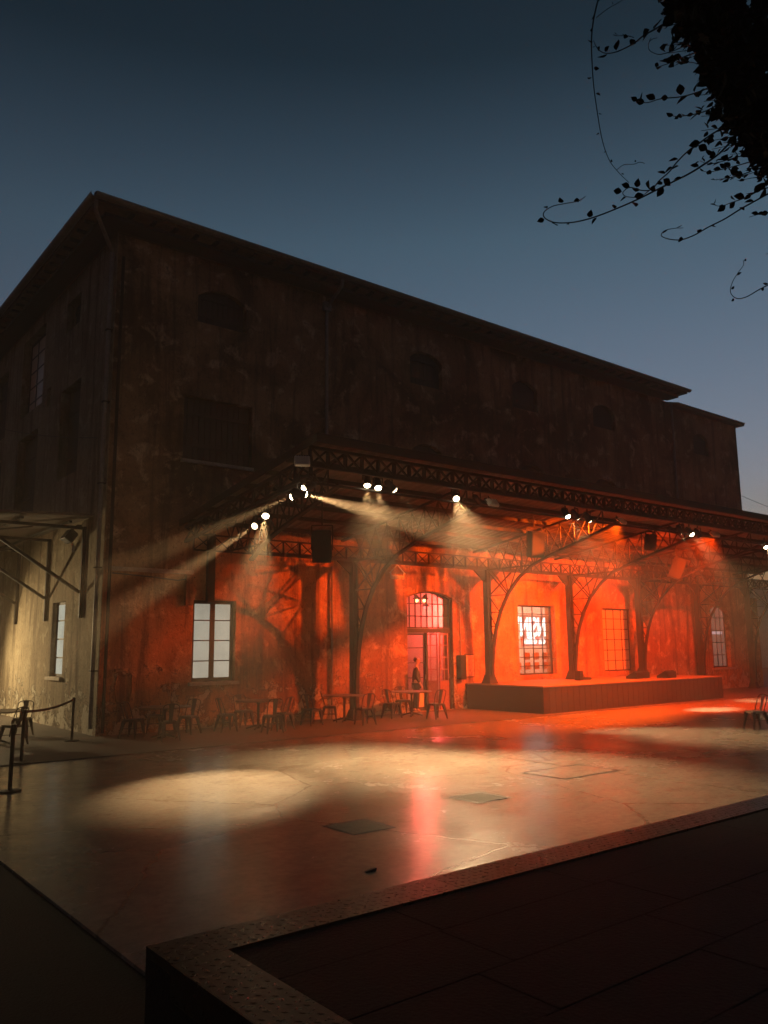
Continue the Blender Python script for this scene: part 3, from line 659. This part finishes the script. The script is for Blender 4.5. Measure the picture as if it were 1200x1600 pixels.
def frame(X, zb, col=True):
    q = MB(); yc = -.86
    if col:
        q.box((X-.10,yc-.10,zb),(X-.075,yc+.10,4.72)); q.box((X+.075,yc-.10,zb),(X+.10,yc+.10,4.72)); q.box((X-.074,yc-.02,zb),(X+.074,yc+.02,4.72))
        q.hull8([(X-.2,yc-.2,zb),(X+.2,yc-.2,zb),(X+.2,yc+.2,zb),(X-.2,yc+.2,zb),(X-.12,yc-.12,zb+.3),(X+.12,yc-.12,zb+.3),(X+.12,yc+.12,zb+.3),(X-.12,yc+.12,zb+.3)])
        for s in (-1,1): q.hull8([(X+s*.105,yc-.03,4.28),(X+s*.11,yc-.03,4.28),(X+s*.11,yc+.03,4.28),(X+s*.105,yc+.03,4.28),(X+s*.105,yc-.03,4.69),(X+s*.62,yc-.03,4.69),(X+s*.62,yc+.03,4.69),(X+s*.105,yc+.03,4.69)])
        c = q.build('column', M['iron'], K)
    else:
        c = q.box((X-.1,-.16,3.4),(X+.1,-.004,5.3)).build('wall_bracket', M['iron'], K)
    b = MB(); pts = CURVE if col else CURVE[7:]
    for (ya,za),(yb,zb2) in zip(pts, pts[1:]): b.bar((X,ya,za),(X,yb,zb2),.13,.055,(0,-.7,.7))
    hs_ = [1.0,1.16,1.34,1.55,1.78,2.05,2.38,2.78,3.25,3.82] if col else []
    for i, h in enumerate(hs_):
        if h < zb+.15: continue
        b.bar((X,yc-.10,h),(X,cz(h)+.02,h),.035,.03)
        if i+1 < len(hs_): b.bar((X-.02,yc-.10,hs_[i+1]),(X-.02,cz(h)+.02,h),.03,.03)
    if col:
        b.bar((X,yc-.10,4.66),(X,cz(3.82)+.02,3.82),.035,.035); b.bar((X,yc-.10,3.82),(X,-2.0,4.55),.035,.035)
    b.build('bracket', M['iron'], c)
    r = MB(); top = lambda y: roofz(y)-.2
    r.bar((X,-.25,top(-.25)),(X,-6.4,top(-6.4)),.09,.06)
    ys = [-.95,-1.45,-1.95,-2.5,-3.05,-3.6,-4.15,-4.7,-5.25,-5.8]
    for i, y in enumerate(ys):
        zlow = cy_(y) if y < -2.2 else 4.72
        if i >= 3: r.bar((X+.01,y,zlow),(X+.01,y,top(y)),.03,.03,(0,1,0))
        if i+1 < len(ys):
            z2 = cy_(ys[i+1]) if ys[i+1] < -2.2 else 4.72
            r.bar((X-.03,y,top(y)),(X-.03,ys[i+1],z2),.028,.028); r.bar((X+.04,y,zlow),(X+.04,ys[i+1],top(ys[i+1])),.028,.028)
    # fan of bars springing from the chord up to the cap girder
    for t_ in ((-.2,.1,.35) if col else ()): r.bar((X,-1.85+t_*0,3.87),(X,-1.85+t_*2.2,4.72),.03,.03)
    r.bar((X,-.9,4.72),(X,-2.9,4.72),.05,.045)
    r.build('rafter', M['iron'], c)
frame(2.95, 0, False)
for X, zb in ((7.3,.018),(13.0,SZ+.001),(17.4,SZ+.001),(21.8,SZ+.001),(26.2,.018),(30.6,.018)): frame(X, zb)
MB().tube([(CX0,-6.25,5.66),(CX1,-6.25,5.66)], .03, 8).build('lamp_rail', M['iron'], K)
MB().tube([(CX0-.1,-6.5,5.66),(CX0-.1,-3.9,5.30)], .03, 8).build('lamp_rail', M['iron'], K)

# ------------------------------------------------------------------ lamps on the canopy
def orient(o, d): o.rotation_mode = 'QUATERNION'; o.rotation_quaternion = Vector(d).normalized().to_track_quat('-Z', 'Y')
def spot(p, target, label, e, ang, blend=.6, hang=None, mat='lens', scale=1.0):
    p = Vector(p); d = (Vector(target)-p).normalized(); t = thing('stage_spotlight', label, 'spotlight', p, 0, 'white spotlights hung along the canopy')
    h = bpy.data.objects.new('x', None)
    rot = d.to_track_quat('-Z', 'Y').to_matrix()
    R_ = .085*scale
    q = MB().lathe((0,0,0), [(R_*.55,.30),(R_*.9,.24),(R_*.95,.1),(R_,0)][::-1], 16)
    q.lathe((0,0,0), [(R_*1.14,-.004),(R_*1.14,.018)], 16)
    q.bm.transform(rot.to_4x4()); q.build('housing', M['black'], t, smooth=False)
    l = MB().lathe((0,0,0), [(R_*.15,-.058),(R_*.45,-.05),(R_*.72,-.034),(R_*.88,-.01),(R_*.9,-.006)], 18); l.bm.transform(rot.to_4x4()); l.build('lens', M[mat], t)
    bk = rot @ Vector((0,0,.13)); sx = rot @ Vector((R_*1.2,0,.13)); top = Vector((bk.x, bk.y, .24)) if hang is None else Vector(hang)-p
    y = MB().bar(sx, Vector((sx.x, sx.y, top.z if hang is None else sx.z+.15)), .02); s2 = rot @ Vector((-R_*1.2,0,.13)); y.bar(s2, Vector((s2.x, s2.y, top.z if hang is None else s2.z+.15)), .02)
    zt = top.z if hang is None else max(sx.z, s2.z)+.15
    y.bar((sx.x,sx.y,zt),(s2.x,s2.y,zt),.024); y.bar(((sx.x+s2.x)/2,(sx.y+s2.y)/2,zt),(bk.x,bk.y,zt+.12),.03); y.build('yoke', M['black'], t)
    if e > 0:
        o = add_light('spot_light', 'SPOT', d*.10, WARM, e, t, spot_size=math.radians(ang), spot_blend=blend, shadow_soft_size=.03)
        orient(o, d)
    return t
fy = -6.3
L = lambda x, y: at(x, y, 'Y', fy)
LX = lambda x, y: at(x, y, 'X', 1.9)
spot(LX(475,764), at(60,937,'Y',-6.2), 'upper of the two touching lit spotlights at the canopy corner, beaming left', 150000, 15, .8)
spot(LX(476,772), at(1000,912,'Y',-8.2), 'lower of the two touching lit spotlights at the canopy corner, beaming right', 190000, 15, .8)
spot(LX(457,776), at(150,902,'Y',-2.6), 'lit spotlight just left of the pair at the canopy corner', 45000, 11, .8)
spot(LX(415,806), (-1.06,-8.69,0), 'brightest spotlight on the canopy left end, lighting the pale pool on the floor', 9500, 31, 1)
spot(LX(398,822), at(330,866,'Y',-5.2), 'narrow spotlight seen edge on nearest the wall on the canopy left end', 22000, 8, .8, None, 'lensdim')
spot(L(574,758), (2.6,-7.6,0), 'left of the three spotlights hung beyond the canopy corner', 3600, 60, 1)
spot(L(591,762), (2.6,-8.8,0), 'middle of the three spotlights hung beyond the canopy corner', 4500, 50, 1)
spot(L(616,765), (10.5,-8,0), 'right of the three spotlights hung beyond the canopy corner, turned aside', 6000, 14, 1, None, 'lensdim')
spot(L(713,779), (3.6,-11.2,0), 'bright spotlight over the doorway with a wide cone straight down', 7500, 52, 1)
spot(L(748,784), (18.5,-2.2,.9), 'spotlight over the doorway with a narrow beam towards the stage', 45000, 9, .8)
spot(L(887,807), (11,-10,0), 'bright left spotlight of the three above the lit sign window', 3800, 44, 1)
spot(L(902,809), (17,-6,.9), 'small dim middle spotlight of the three above the lit sign window', 8000, 12, 1, None, 'lensdim')
spot(L(921,813), (18,-6,.0), 'right spotlight of the three above the lit sign window', 18000, 13, 1)
spot(L(1064,832), (23,-5,0), 'left spotlight of the three near the canopy right end', 12000, 14, 1)
spot(L(1081,835), (17.5,-10.5,0), 'bright middle spotlight of the three near the canopy right end', 4300, 44, 1)
spot(L(1093,837), (25,-6,0), 'right spotlight of the three near the canopy right end', 9000, 14, 1, None, 'lensdim')
spot(L(1197,855), (19,-10.5,0), 'lit spotlight alone at the right edge under the canopy', 5000, 48, 1)
def flood(p, target, label, e, ang=124, col=ORANGE):
    p = Vector(p); d = (Vector(target)-p).normalized(); t = thing('floodlight', label, 'floodlight', p, 0, 'box floodlights on the canopy edge')
    rot = d.to_track_quat('-Z', 'Y').to_matrix().to_4x4()
    q = MB().box((-.16,-.12,.0),(.16,.12,.08),.012)
    for i in range(6): q.box((-.14+i*.052,-.1,.081),(-.125+i*.052,.1,.11))
    q.bm.transform(rot); q.build('housing', M['white'], t)
    l = MB().box((-.14,-.1,-.006),(.14,.1,-.002)); l.bm.transform(rot); l.build('lens', M['lensorange'] if e > 0 else M['white'], t)
    y = MB().bar((-.18,0,.04),(-.18,.16,.04),.02).bar((.18,0,.04),(.18,.16,.04),.02).bar((-.18,.16,.04),(.18,.16,.04),.02).bar((0,.16,.04),(0,.26,.06),.025); y.bm.transform(rot); y.build('bracket', M['iron'], t)
    if e <= 0: return
    o = add_light('flood_light', 'SPOT', d*.05, col, e, t, spot_size=math.radians(ang), spot_blend=.45, shadow_soft_size=.05); orient(o, d)
flood((1.75,-6.6,5.98), (5.2,0,1.8), 'pale box floodlight at the left front corner of the canopy', 0)
flood((8.0,-6.02,5.80), (8.6,0,.4), 'box floodlight on the canopy edge above the doorway', 200, 124, (1,.14,.005))
flood((13.6,-6.02,5.80), (12.0,0,-.7), 'box floodlight on the canopy edge between the sign window and third window', 9800, 124, (1,.095,.003))
flood((18.9,-6.02,5.80), (19.4,0,-.8), 'box floodlight on the canopy edge near the right spotlights', 9500, 124, (1,.055,.0015))
# hanging speakers
def speaker(p, rz, label, s=1.0, tilt=.18):
    t = thing('hanging_speaker', label, 'speaker', p, rz, 'black speakers hung under the canopy')
    rot = Matrix.Rotation(tilt, 4, 'X')
    q = MB().hull8([(-.24*s,-.22*s,-.40*s),(.24*s,-.22*s,-.40*s),(.16*s,.22*s,-.40*s),(-.16*s,.22*s,-.40*s),(-.24*s,-.22*s,.40*s),(.24*s,-.22*s,.40*s),(.16*s,.22*s,.40*s),(-.16*s,.22*s,.40*s)])
    bmesh.ops.bevel(q.bm, geom=list(q.bm.edges), offset=.015, segments=2, affect='EDGES'); q.bm.transform(rot); q.build('cabinet', M['black'], t)
    g = MB().box((-.215*s,-.245*s,-.36*s),(.215*s,-.224*s,.36*s),.008); g.bm.transform(rot); g.build('grille', M['iron'], t)
    h = MB().bar((-.26*s,0,-.1*s),(-.26*s,0,.52*s),.03).bar((.26*s,0,-.1*s),(.26*s,0,.52*s),.03).bar((-.26*s,0,.52*s),(.26*s,0,.52*s),.03); top = roofz(p[1])-p[2]-.06
    h.bar((0,0,.52*s),(0,0,top),.04); h.build('hanger', M['iron'], t)
speaker((4.02,-4.0,4.63), math.radians(-38), 'large black speaker hung left of the first canopy column')
speaker((11.95,-4.0,5.22), math.radians(-20), 'black speaker hung under the canopy between door and sign window')
speaker(tuple(at(1058,888,'Y',-3.2)), math.radians(35), 'tilted black speaker hung under the canopy at the right', 1.0, .4)
speaker((17.2,-4.6,5.6), math.radians(-10), 'small black projector box high under the canopy left of the right spotlights', .7)  # a projector box, built with the speaker shape

# ------------------------------------------------------------------ side canopy on the end wall
AN = thing('side_canopy', 'small lean-to canopy on iron wall brackets at the left end wall', 'canopy', (0,0,0))
for Y in (1.5,4.65,7.9,11.2):
    q = MB(); q.bar((-.05,Y,2.98),(-.05,Y,5.44),.09,.09,(0,1,0)); q.bar((-.1,Y,5.40),(-3.4,Y,5.40),.08,.08); q.bar((-.1,Y,3.66),(-2.75,Y,5.35),.08,.08); q.build('wall_bracket', M['iron'], AN)
q = MB()
for Y0, Y1 in ((1.5,4.65),(4.65,7.9),(7.9,11.2)): q.bar((-3.2,Y0,5.36),(-1.4,Y1,5.36),.035); q.bar((-1.4,Y0,5.34),(-3.2,Y1,5.34),.035)
q.build('cross_brace', M['iron'], AN)
MB().hull8([(-3.6,.9,5.5),(-.01,.9,5.66),(-.01,12,5.66),(-3.6,12,5.5),(-3.6,.9,5.56),(-.01,.9,5.72),(-.01,12,5.72),(-3.6,12,5.56)]).build('roof_sheet', M['sheet'], AN)
for x in (-.6,-1.8,-3.0): MB().box((x-.04,.95,5.445),(x+.04,11.9,5.50+.0)).build('purlin', M['iron'], AN)
fb = thing('wall_floodlight', 'dark floodlight bracketed to the corner of the end wall', 'floodlight', (-.32,1.9,5.2))
q = MB().box((-.12,-.22,-.16),(.10,.22,.16),.02)
for i in range(5): q.box((.102,-.2+i*.09,-.14),(.13,-.17+i*.09,.14))
q.bm.transform(Matrix.Rotation(math.radians(35),4,'Y')); q.build('housing', M['black'], fb)
MB().bar((0,0,.1),(.2,0,.32),.04).bar((.2,0,.32),(.31,0,.32),.05).build('bracket', M['iron'], fb); MB().tube([(.1,.05,-.16),(.13,.02,-.28),(.12,0,-.42)], [.03,.045,.035], 8).build('cable_gland', M['white'], fb)
wl = thing('lean_to_lamp', 'lamp hung low under the side canopy washing the end wall', 'lamp', (-3.3,9.6,3.0))
MB().tube([(0,0,.2),(0,0,2.42)], .01, 6).build('lamp_cord', M['wire'], wl); MB().lathe((0,0,0), [(.2,0),(.19,.03),(.06,.16),(.03,.24)]).build('lamp_shade', M['black'], wl)
MB().lathe((0,0,0), [(.01,-.06),(.06,-.03),(.05,.03)],12).build('bulb', M['bulb'], wl)
o = add_light('wash_light', 'SPOT', (0,0,-.1), (1,.74,.38), 2500, wl, spot_size=math.radians(125), spot_blend=1, shadow_soft_size=.05); orient(o, Vector((0,3.6,-.3))-Vector((-3.3,9.6,2.9)))
# cables
def cable(name, a, b, sag, label, r=.012):
    a, b = Vector(a), Vector(b); pts = [a.lerp(b, i/16) - Vector((0,0,sag*4*(i/16)*(1-i/16))) for i in range(17)]
    return tag(MB().tube(pts, r, 6).build(name, M['wire']), label, 'cable')
cable('slack_cable', at(0,628,'X',-.5)+Vector((-.6,4,.35)), at(152,684,'X',-.05), .25, 'slack black cable strung to the warehouse corner above the side canopy')
cable('slack_cable', (32.6,.1,9.6), (46,-1.5,8.2), .3, 'black cable running off from the right end of the warehouse')

# ------------------------------------------------------------------ chairs and tables
def make_chair():
    t = thing('metal_chair', '', 'chair'); z = .45
    q = MB().box((-.18,-.18,z-.02),(.18,.18,z),.012); q.box((-.17,-.175,z-.06),(.17,-.165,z-.021)).box((-.17,.165,z-.06),(.17,.175,z-.021)).box((-.175,-.16,z-.06),(-.165,.16,z-.021)).box((.165,-.16,z-.06),(.175,.16,z-.021)); q.build('seat', M['chair'], t)
    for sx in (-1,1):
        for sy in (-1,1):
            a = Vector((sx*.15,sy*.15,z-.03)); b = Vector((sx*.215,sy*(.20 if sy < 0 else .25),0)); l = MB()
            l.hull8([b+Vector(v) for v in ((-.013,-.013,0),(.013,-.013,0),(.013,.013,0),(-.013,.013,0))]+[a+Vector(v) for v in ((-.04,-.04,0),(.04,-.04,0),(.04,.04,0),(-.04,.04,0))])
            l.build('leg', M['chair'], t)
    s = MB().bar((-.185,-.175,.22),(.185,.21,.22),.014).bar((-.185,.21,.225),(.185,-.175,.225),.014); s.build('stretcher', M['chair'], t)
    pts = [(-.18,.12,z-.01),(-.19,.19,z+.2),(-.185,.235,z+.32)] + [(-.185*math.cos(a),.245+.02*math.sin(a),z+.33+.075*math.sin(a)) for a in [PI*i/10 for i in range(1,10)]] + [(.185,.235,z+.32),(.19,.19,z+.2),(.18,.12,z-.01)]
    MB().tube(pts, .0115, 8).build('back_frame', M['chair'], t)
    MB().hull8([(-.04,.155,z-.005),(.04,.155,z-.005),(.04,.162,z-.005),(-.04,.162,z-.005),(-.065,.258,z+.395),(.065,.258,z+.395),(.065,.266,z+.395),(-.065,.266,z+.395)]).build('backrest', M['chair'], t)
    return t
CH = make_chair(); used = [False]
def chair(pos, face, label, group, mat=None):
    o = CH if not used[0] else copy_tree(CH); used[0] = True
    pos = Vector(pos); f = Vector(face)-pos; o.location = pos; o.rotation_euler = (0,0,math.atan2(f.y, f.x)+PI/2); o['label'] = label; o['group'] = group
    if mat:
        for c in o.children:
            if c.name.startswith('seat'):
                c.data = c.data.copy(); c.data.materials.clear(); c.data.materials.append(mat); c['label'] = 'pale worn seat'
    return o
def make_table(R=.62):
    t = thing('cafe_table', '', 'table')
    MB().lathe((0,0,.725), [(R-.012,0),(R,.008),(R,.022),(R-.006,.027)], 40).build('tabletop', M['wood_table'], t)
    MB().lathe((0,0,.02), [(.05,.0),(.038,.06),(.032,.62),(.09,.704)], 16).build('pedestal', M['black'], t)
    q = MB()
    for i in range(4):
        a = PI/4+i*PI/2; c, s = math.cos(a), math.sin(a); q.tube([(c*.03,s*.03,.10),(c*.18,s*.18,.065),(c*.33,s*.33,.022)], [.026,.022,.018], 8)
    q.build('base_foot', M['black'], t); return t
TB = make_table(); tused = [False]
def table(pos, label):
    o = TB if not tused[0] else copy_tree(TB); tused[0] = True; o.location = pos; o['label'] = label; o['group'] = 'round tables on the pavement'; return o
G = .018
def ground_at(px, py, z=G): q = at(px, py, 'Z', z); return Vector((q.x, q.y, z))
def setup(tp, chairs, tl, desc):
    c = at(*tp, 'Z', G+.75); c = Vector((c.x, c.y, G)); table(c, tl)
    for (px, py), l in chairs: chair(ground_at(px, py), c, l, 'metal chairs round the tables along the wall')
setup((258,1104), [((207,1153),'dark metal chair left of the table nearest the warehouse corner'),((240,1145),'dark metal chair behind the table nearest the warehouse corner, against the wall'),((263,1157),'dark metal chair in front of the table nearest the warehouse corner, back to the floor'),((294,1147),'dark metal chair right of the table nearest the warehouse corner')], 'round table nearest the warehouse corner, left of the white paned window', 1)
setup((404,1094), [((354,1143),'dark metal chair left of the table under the first spotlight beam'),((380,1136),'dark metal chair behind the table under the first spotlight beam'),((425,1145),'dark metal chair in front of the table under the first spotlight beam'),((441,1141),'dark metal chair right of the table under the first spotlight beam')], 'round table right of the white paned window under the spotlight beam', 2)
setup((538,1086), [((488,1133),'dark metal chair in shadow left of the table at the first column'),((515,1128),'dark metal chair hidden behind the table at the first column'),((570,1132),'dark metal chair right of the table at the first column')], 'round table in front of the first canopy column', 3)
setup((643,1080), [((613,1122),'dark metal chair left of the table before the doorway'),((630,1116),'dark metal chair behind the table before the doorway'),((682,1123),'dark metal chair right of the table before the doorway')], 'round table in front of the lit doorway', 4)
c = ground_at(-6,1163); table(c, 'round table by the end wall behind the rope posts at the left edge')
chair(ground_at(19,1164), (c.x, c.y, G), 'dark metal chair behind the belt posts, nearer the camera at the end wall', 'metal chairs by the end wall')
chair(ground_at(33,1150), (c.x, c.y, G), 'dark metal chair behind the belt posts, closer to the end wall', 'metal chairs by the end wall')
p_ = ground_at(1182,1139,0); chair(p_, p_+Vector((-1.0,.55,0)), 'lone metal chair with pale seat out on the concrete floor at the right edge', 'chair alone on the floor', M['seat_pale'])
# belt posts
sp_ = []
def stanchion(px, py, z, label):
    q = at(px, py, 'Z', z); t = thing('belt_post', label, 'belt post', (q.x, q.y, z), 0, 'belt barrier posts'); 
    MB().lathe((0,0,0), [(.17,0),(.17,.012),(.16,.022),(.05,.032)], 28).build('base', M['black'], t)
    MB().lathe((0,0,.033), [(.032,0),(.032,.88)], 16).build('post', M['black'], t)
    MB().lathe((0,0,.914), [(.036,0),(.036,.085),(.03,.095)], 16).build('belt_head', M['black'], t); sp_.append(t); return t
stanchion(15,1237,0,'black belt post nearest the camera at the left edge, on the concrete floor')
stanchion(33,1192,G,'middle black belt post at the edge of the pavement')
stanchion(112,1158,G,'black belt post beside the warehouse corner')
def belt(a, b, label, dz=0):
    a = a.location+Vector((0,0,.96+dz)); b = b.location+Vector((0,0,.96)); d = (b-a).normalized(); q = MB(); n = 14
    pts = [a.lerp(b, i/n)-Vector((0,0,.07*4*(i/n)*(1-i/n))) for i in range(n+1)]; pts[0] += d*.036; pts[-1] -= d*.036
    for i in range(n): q.bar(pts[i], pts[i+1], .004, .05)
    tag(q.build('barrier_belt', M['belt']), label, 'belt', 'barrier belts')
belt(sp_[1], sp_[2], 'dark red belt stretched from the middle post to the post at the warehouse corner')
belt(sp_[0], sp_[1], 'dark red belt stretched between the two posts at the left edge')

# ------------------------------------------------------------------ far right background
FB = thing('far_building', 'pale distant block with gridded front beyond the warehouse right end', 'building', (60,14,0))
MB().box((0,0,-.17),(30,12,7.2)).build('wall', M['white'], FB)
q = MB()
for i in range(12): q.box((-.06,1+i,.2),(-.01,1.08+i,7.0))
for i in range(6): q.box((-.05,.2,1+i*1.1),(-.012,12,1.06+i*1.1))
q.build('facade_grid', M['iron'], FB)
MB().box((-.3,-.3,7.202),(30.3,12.3,7.4)).build('roof', M['zinc'], FB)

# ------------------------------------------------------------------ vine hanging in from the upper right, close to the camera
V = thing('climbing_vine', 'dark leafy climbing vine hanging in from the upper right with trailing shoots', 'vine', (0,0,0))
def leaf_at(bm, p, d, size, rnd):
    d = Vector(d).normalized(); n = Vector((rnd.uniform(-1,1), rnd.uniform(-1,1), rnd.uniform(-1,1))); n = (n-d*n.dot(d)).normalized(); s = d.cross(n)
    out_ = [(0,0),(.2,.25),(.45,.36),(.75,.24),(1.05,0),(.75,-.24),(.45,-.36),(.2,-.25)]
    vs = [bm.verts.new(p + d*(u*size) + s*(w*size) + n*(abs(w)*size*.35)) for u, w in out_]
    mid = [vs[0], vs[4]]
    bm.faces.new((vs[0],vs[1],vs[2],vs[3],vs[4])); bm.faces.new((vs[0],vs[4],vs[5],vs[6],vs[7]))
rv = random.Random(11)
def view(x, y, dist): d = ray(x, y); return CAM + d*dist
# leafy mass: clumps in a thick volume that goes on beyond the picture
lb = bmesh.new()
edge = [(1040,-120),(1046,0),(1064,48),(1092,70),(1108,118),(1128,150),(1140,192),(1162,214),(1185,245),(1215,275),(1260,300),(1330,280)]
def ex(y):
    for (xa,ya),(xb,yb) in zip(edge, edge[1:]):
        if ya <= y <= yb: return xa+(xb-xa)*(y-ya)/(yb-ya)
    return 1400
cnt = 0
while cnt < 5200:
    y = rv.uniform(-120, 285); x0 = ex(y); x = x0 + abs(rv.gauss(0, 1))*95 + rv.uniform(-6, 10)
    if x > 1420: continue
    dist = rv.uniform(2.6, 3.7) + .0006*(x-1040); p_ = view(x, y, dist)
    leaf_at(lb, p_, (rv.uniform(-1,1), rv.uniform(-1,1), rv.uniform(-1,.6)), rv.uniform(.032,.058), rv); cnt += 1
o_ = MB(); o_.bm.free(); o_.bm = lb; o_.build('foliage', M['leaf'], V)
def smoothp(P, n=7):
    out = []
    for i in range(len(P)-1):
        p0, p1, p2, p3 = P[max(i-1,0)], P[i], P[i+1], P[min(i+2,len(P)-1)]
        for k in range(n):
            t = k/n; out.append(tuple(.5*((2*p1[j])+(-p0[j]+p2[j])*t+(2*p0[j]-5*p1[j]+4*p2[j]-p3[j])*t*t+(-p0[j]+3*p1[j]-3*p2[j]+p3[j])*t**3) for j in range(len(p0))))
    return out+[P[-1]]
def shoot(pix, d0, d1, r0, every, size, both=True, skip=0):
    P = smoothp([(x, y, d0+(d1-d0)*i/(len(pix)-1)+.06*math.sin(i*1.9)) for i, (x, y) in enumerate(pix)]); W_ = [view(*p_) for p_ in P]; n = len(W_)
    s = MB().tube(W_, [max(.0011, r0*(1-.7*i/n)) for i in range(n)], 5); o = s.build('shoot', M['bark'], V)
    b = MB(); acc = 0; k = 0; tot = sum((W_[i+1]-W_[i]).length for i in range(n-1)); run = 0; any_ = False
    for i in range(n-1):
        seg = W_[i+1]-W_[i]; acc += seg.length; run += seg.length
        if acc > every and run/tot > skip:
            acc = rv.uniform(-.25,.15)*every; k += 1; t = seg.normalized(); side = t.cross(Vector((rv.uniform(-.4,.4), rv.uniform(-1,1), .9))).normalized(); fade = 1-.45*run/tot
            for sgn in ((1,-1) if both and rv.random() < .7 else ((1,) if k % 2 else (-1,))):
                dd = (t*.55+side*sgn+Vector((rv.uniform(-.2,.2), rv.uniform(-.2,.2), rv.uniform(-.1,.35)))).normalized(); leaf_at(b.bm, W_[i]+dd*.006, dd, 1.4*size*fade*rv.uniform(.75,1.15), rv); any_ = True
    if any_: b.build('leaves', M['leaf'], o)
Z8 = lambda pts: [(830+x*.3083, y*.3083) for x, y in pts]
shoot(Z8([(390,-160),(345,-20),(318,90),(306,190),(308,310),(316,430),(335,570),(360,710),(395,810),(440,870),(495,925)]), 2.9, 2.9, .003, .07, .016, False)
shoot(Z8([(435,860),(470,835),(520,832),(550,822),(575,828)]), 2.9, 2.85, .0012, .2, .01, False)
shoot(Z8([(330,90),(380,50),(430,20),(480,-10)]), 2.9, 3.0, .0015, .2, .012, False)
shoot(Z8([(720,90),(640,140),(570,180),(520,220),(440,260),(380,270),(340,250),(315,205)]), 3.0, 2.9, .0035, .055, .034, False)
shoot(Z8([(520,190),(480,180),(440,182),(415,176)]), 2.95, 2.92, .0015, .06, .02)
shoot(Z8([(800,220),(740,250),(680,270),(640,275),(600,255),(595,220),(615,198),(640,192)]), 3.0, 3.0, .002, .2, .018, False)
shoot(Z8([(850,260),(770,290),(700,320),(640,340)]), 3.0, 3.0, .003, .035, .036)
shoot(Z8([(930,430),(850,465),(760,490),(660,500),(590,520),(550,515),(540,508)]), 3.1, 3.0, .003, .05, .034, False)
shoot(Z8([(960,520),(890,560),(820,580),(740,590),(710,585)]), 3.1, 3.05, .003, .045, .030)
shoot(Z8([(980,640),(900,690),(840,735),(790,770),(740,820),(700,870),(650,915),(610,960),(560,965),(500,950),(465,975),(480,995),(540,1000),(590,985)]), 3.1, 2.9, .0035, .05, .036, False)
shoot(Z8([(1010,720),(950,780),(880,830),(800,880),(700,930),(620,970),(540,1010),(450,1050),(350,1090),(270,1115),(200,1128),(120,1128),(70,1105),(65,1075),(110,1045),(180,1030),(240,1018),(275,995)]), 3.1, 2.8, .004, .085, .030, False)
shoot(Z8([(1100,780),(1030,800),(960,820),(900,830),(855,815)]), 3.2, 3.1, .0025, .045, .028)
shoot(Z8([(1110,820),(1040,840),(960,860),(900,872),(865,865)]), 3.2, 3.1, .0025, .05, .024)
shoot(Z8([(1110,870),(1050,890),(980,905),(925,912)]), 3.2, 3.1, .0025, .05, .026)
shoot(Z8([(1250,940),(1170,960),(1090,1000),(1020,1025),(960,1045),(920,1035)]), 3.2, 3.1, .003, .05, .032)
shoot(Z8([(1240,960),(1150,1010),(1060,1060),(980,1110),(900,1150),(830,1190),(760,1215),(700,1212),(660,1195),(675,1170),(720,1158),(770,1155)]), 3.2, 2.95, .0035, .12, .028, False)
shoot(Z8([(1300,1040),(1230,1070),(1160,1085),(1105,1100)]), 3.2, 3.1, .0025, .05, .026)
shoot(Z8([(1300,1400),(1230,1430),(1160,1465),(1090,1505),(1040,1512),(1010,1480),(1020,1430),(1050,1380),(1075,1345),(1075,1320)]), 3.1, 2.9, .0025, .12, .016, False)
shoot(Z8([(1330,1250),(1260,1270),(1190,1288)]), 3.1, 3.05, .0025, .08, .034, False)
for i in range(46):                              # short sprays breaking the outline
    y = rv.uniform(20, 285); x = ex(y)+rv.uniform(5,40); a = rv.uniform(2.5, 3.6); L_ = rv.uniform(25,75)
    shoot([(x+20, y-6), (x, y), (x+math.cos(a)*L_*.5, y-math.sin(a)*L_*.4+2), (x+math.cos(a)*L_, y-math.sin(a)*L_*.55+6)], 3.1, 3.05, .0025, .035, .033)
b_ = view(1480, 160, 3.2)
MB().tube([(b_.x+.3,b_.y-.2,PZ-.01),(b_.x+.25,b_.y-.1,1.6),(b_.x+.05,b_.y,2.8),(b_.x,b_.y,b_.z),(view(1300,60,3.15))], [.05,.045,.04,.03,.015], 9).build('stem', M['bark'], V)

# ------------------------------------------------------------------ haze
hm = bpy.data.materials.new('stage haze'); hm.use_nodes = True; h_ = hm.node_tree; h_.nodes.clear(); ho = h_.nodes.new('ShaderNodeOutputMaterial'); hv = h_.nodes.new('ShaderNodeVolumePrincipled')
hv.inputs['Color'].default_value = (1,.83,.62,1); hv.inputs['Density'].default_value = HAZE; hv.inputs['Anisotropy'].default_value = .42; h_.links.new(hv.outputs[0], ho.inputs['Volume'])
hz = MB().box((-172,-172,-1.6),(192,192,18.8)).build('haze', hm); hz['kind'] = 'stuff'
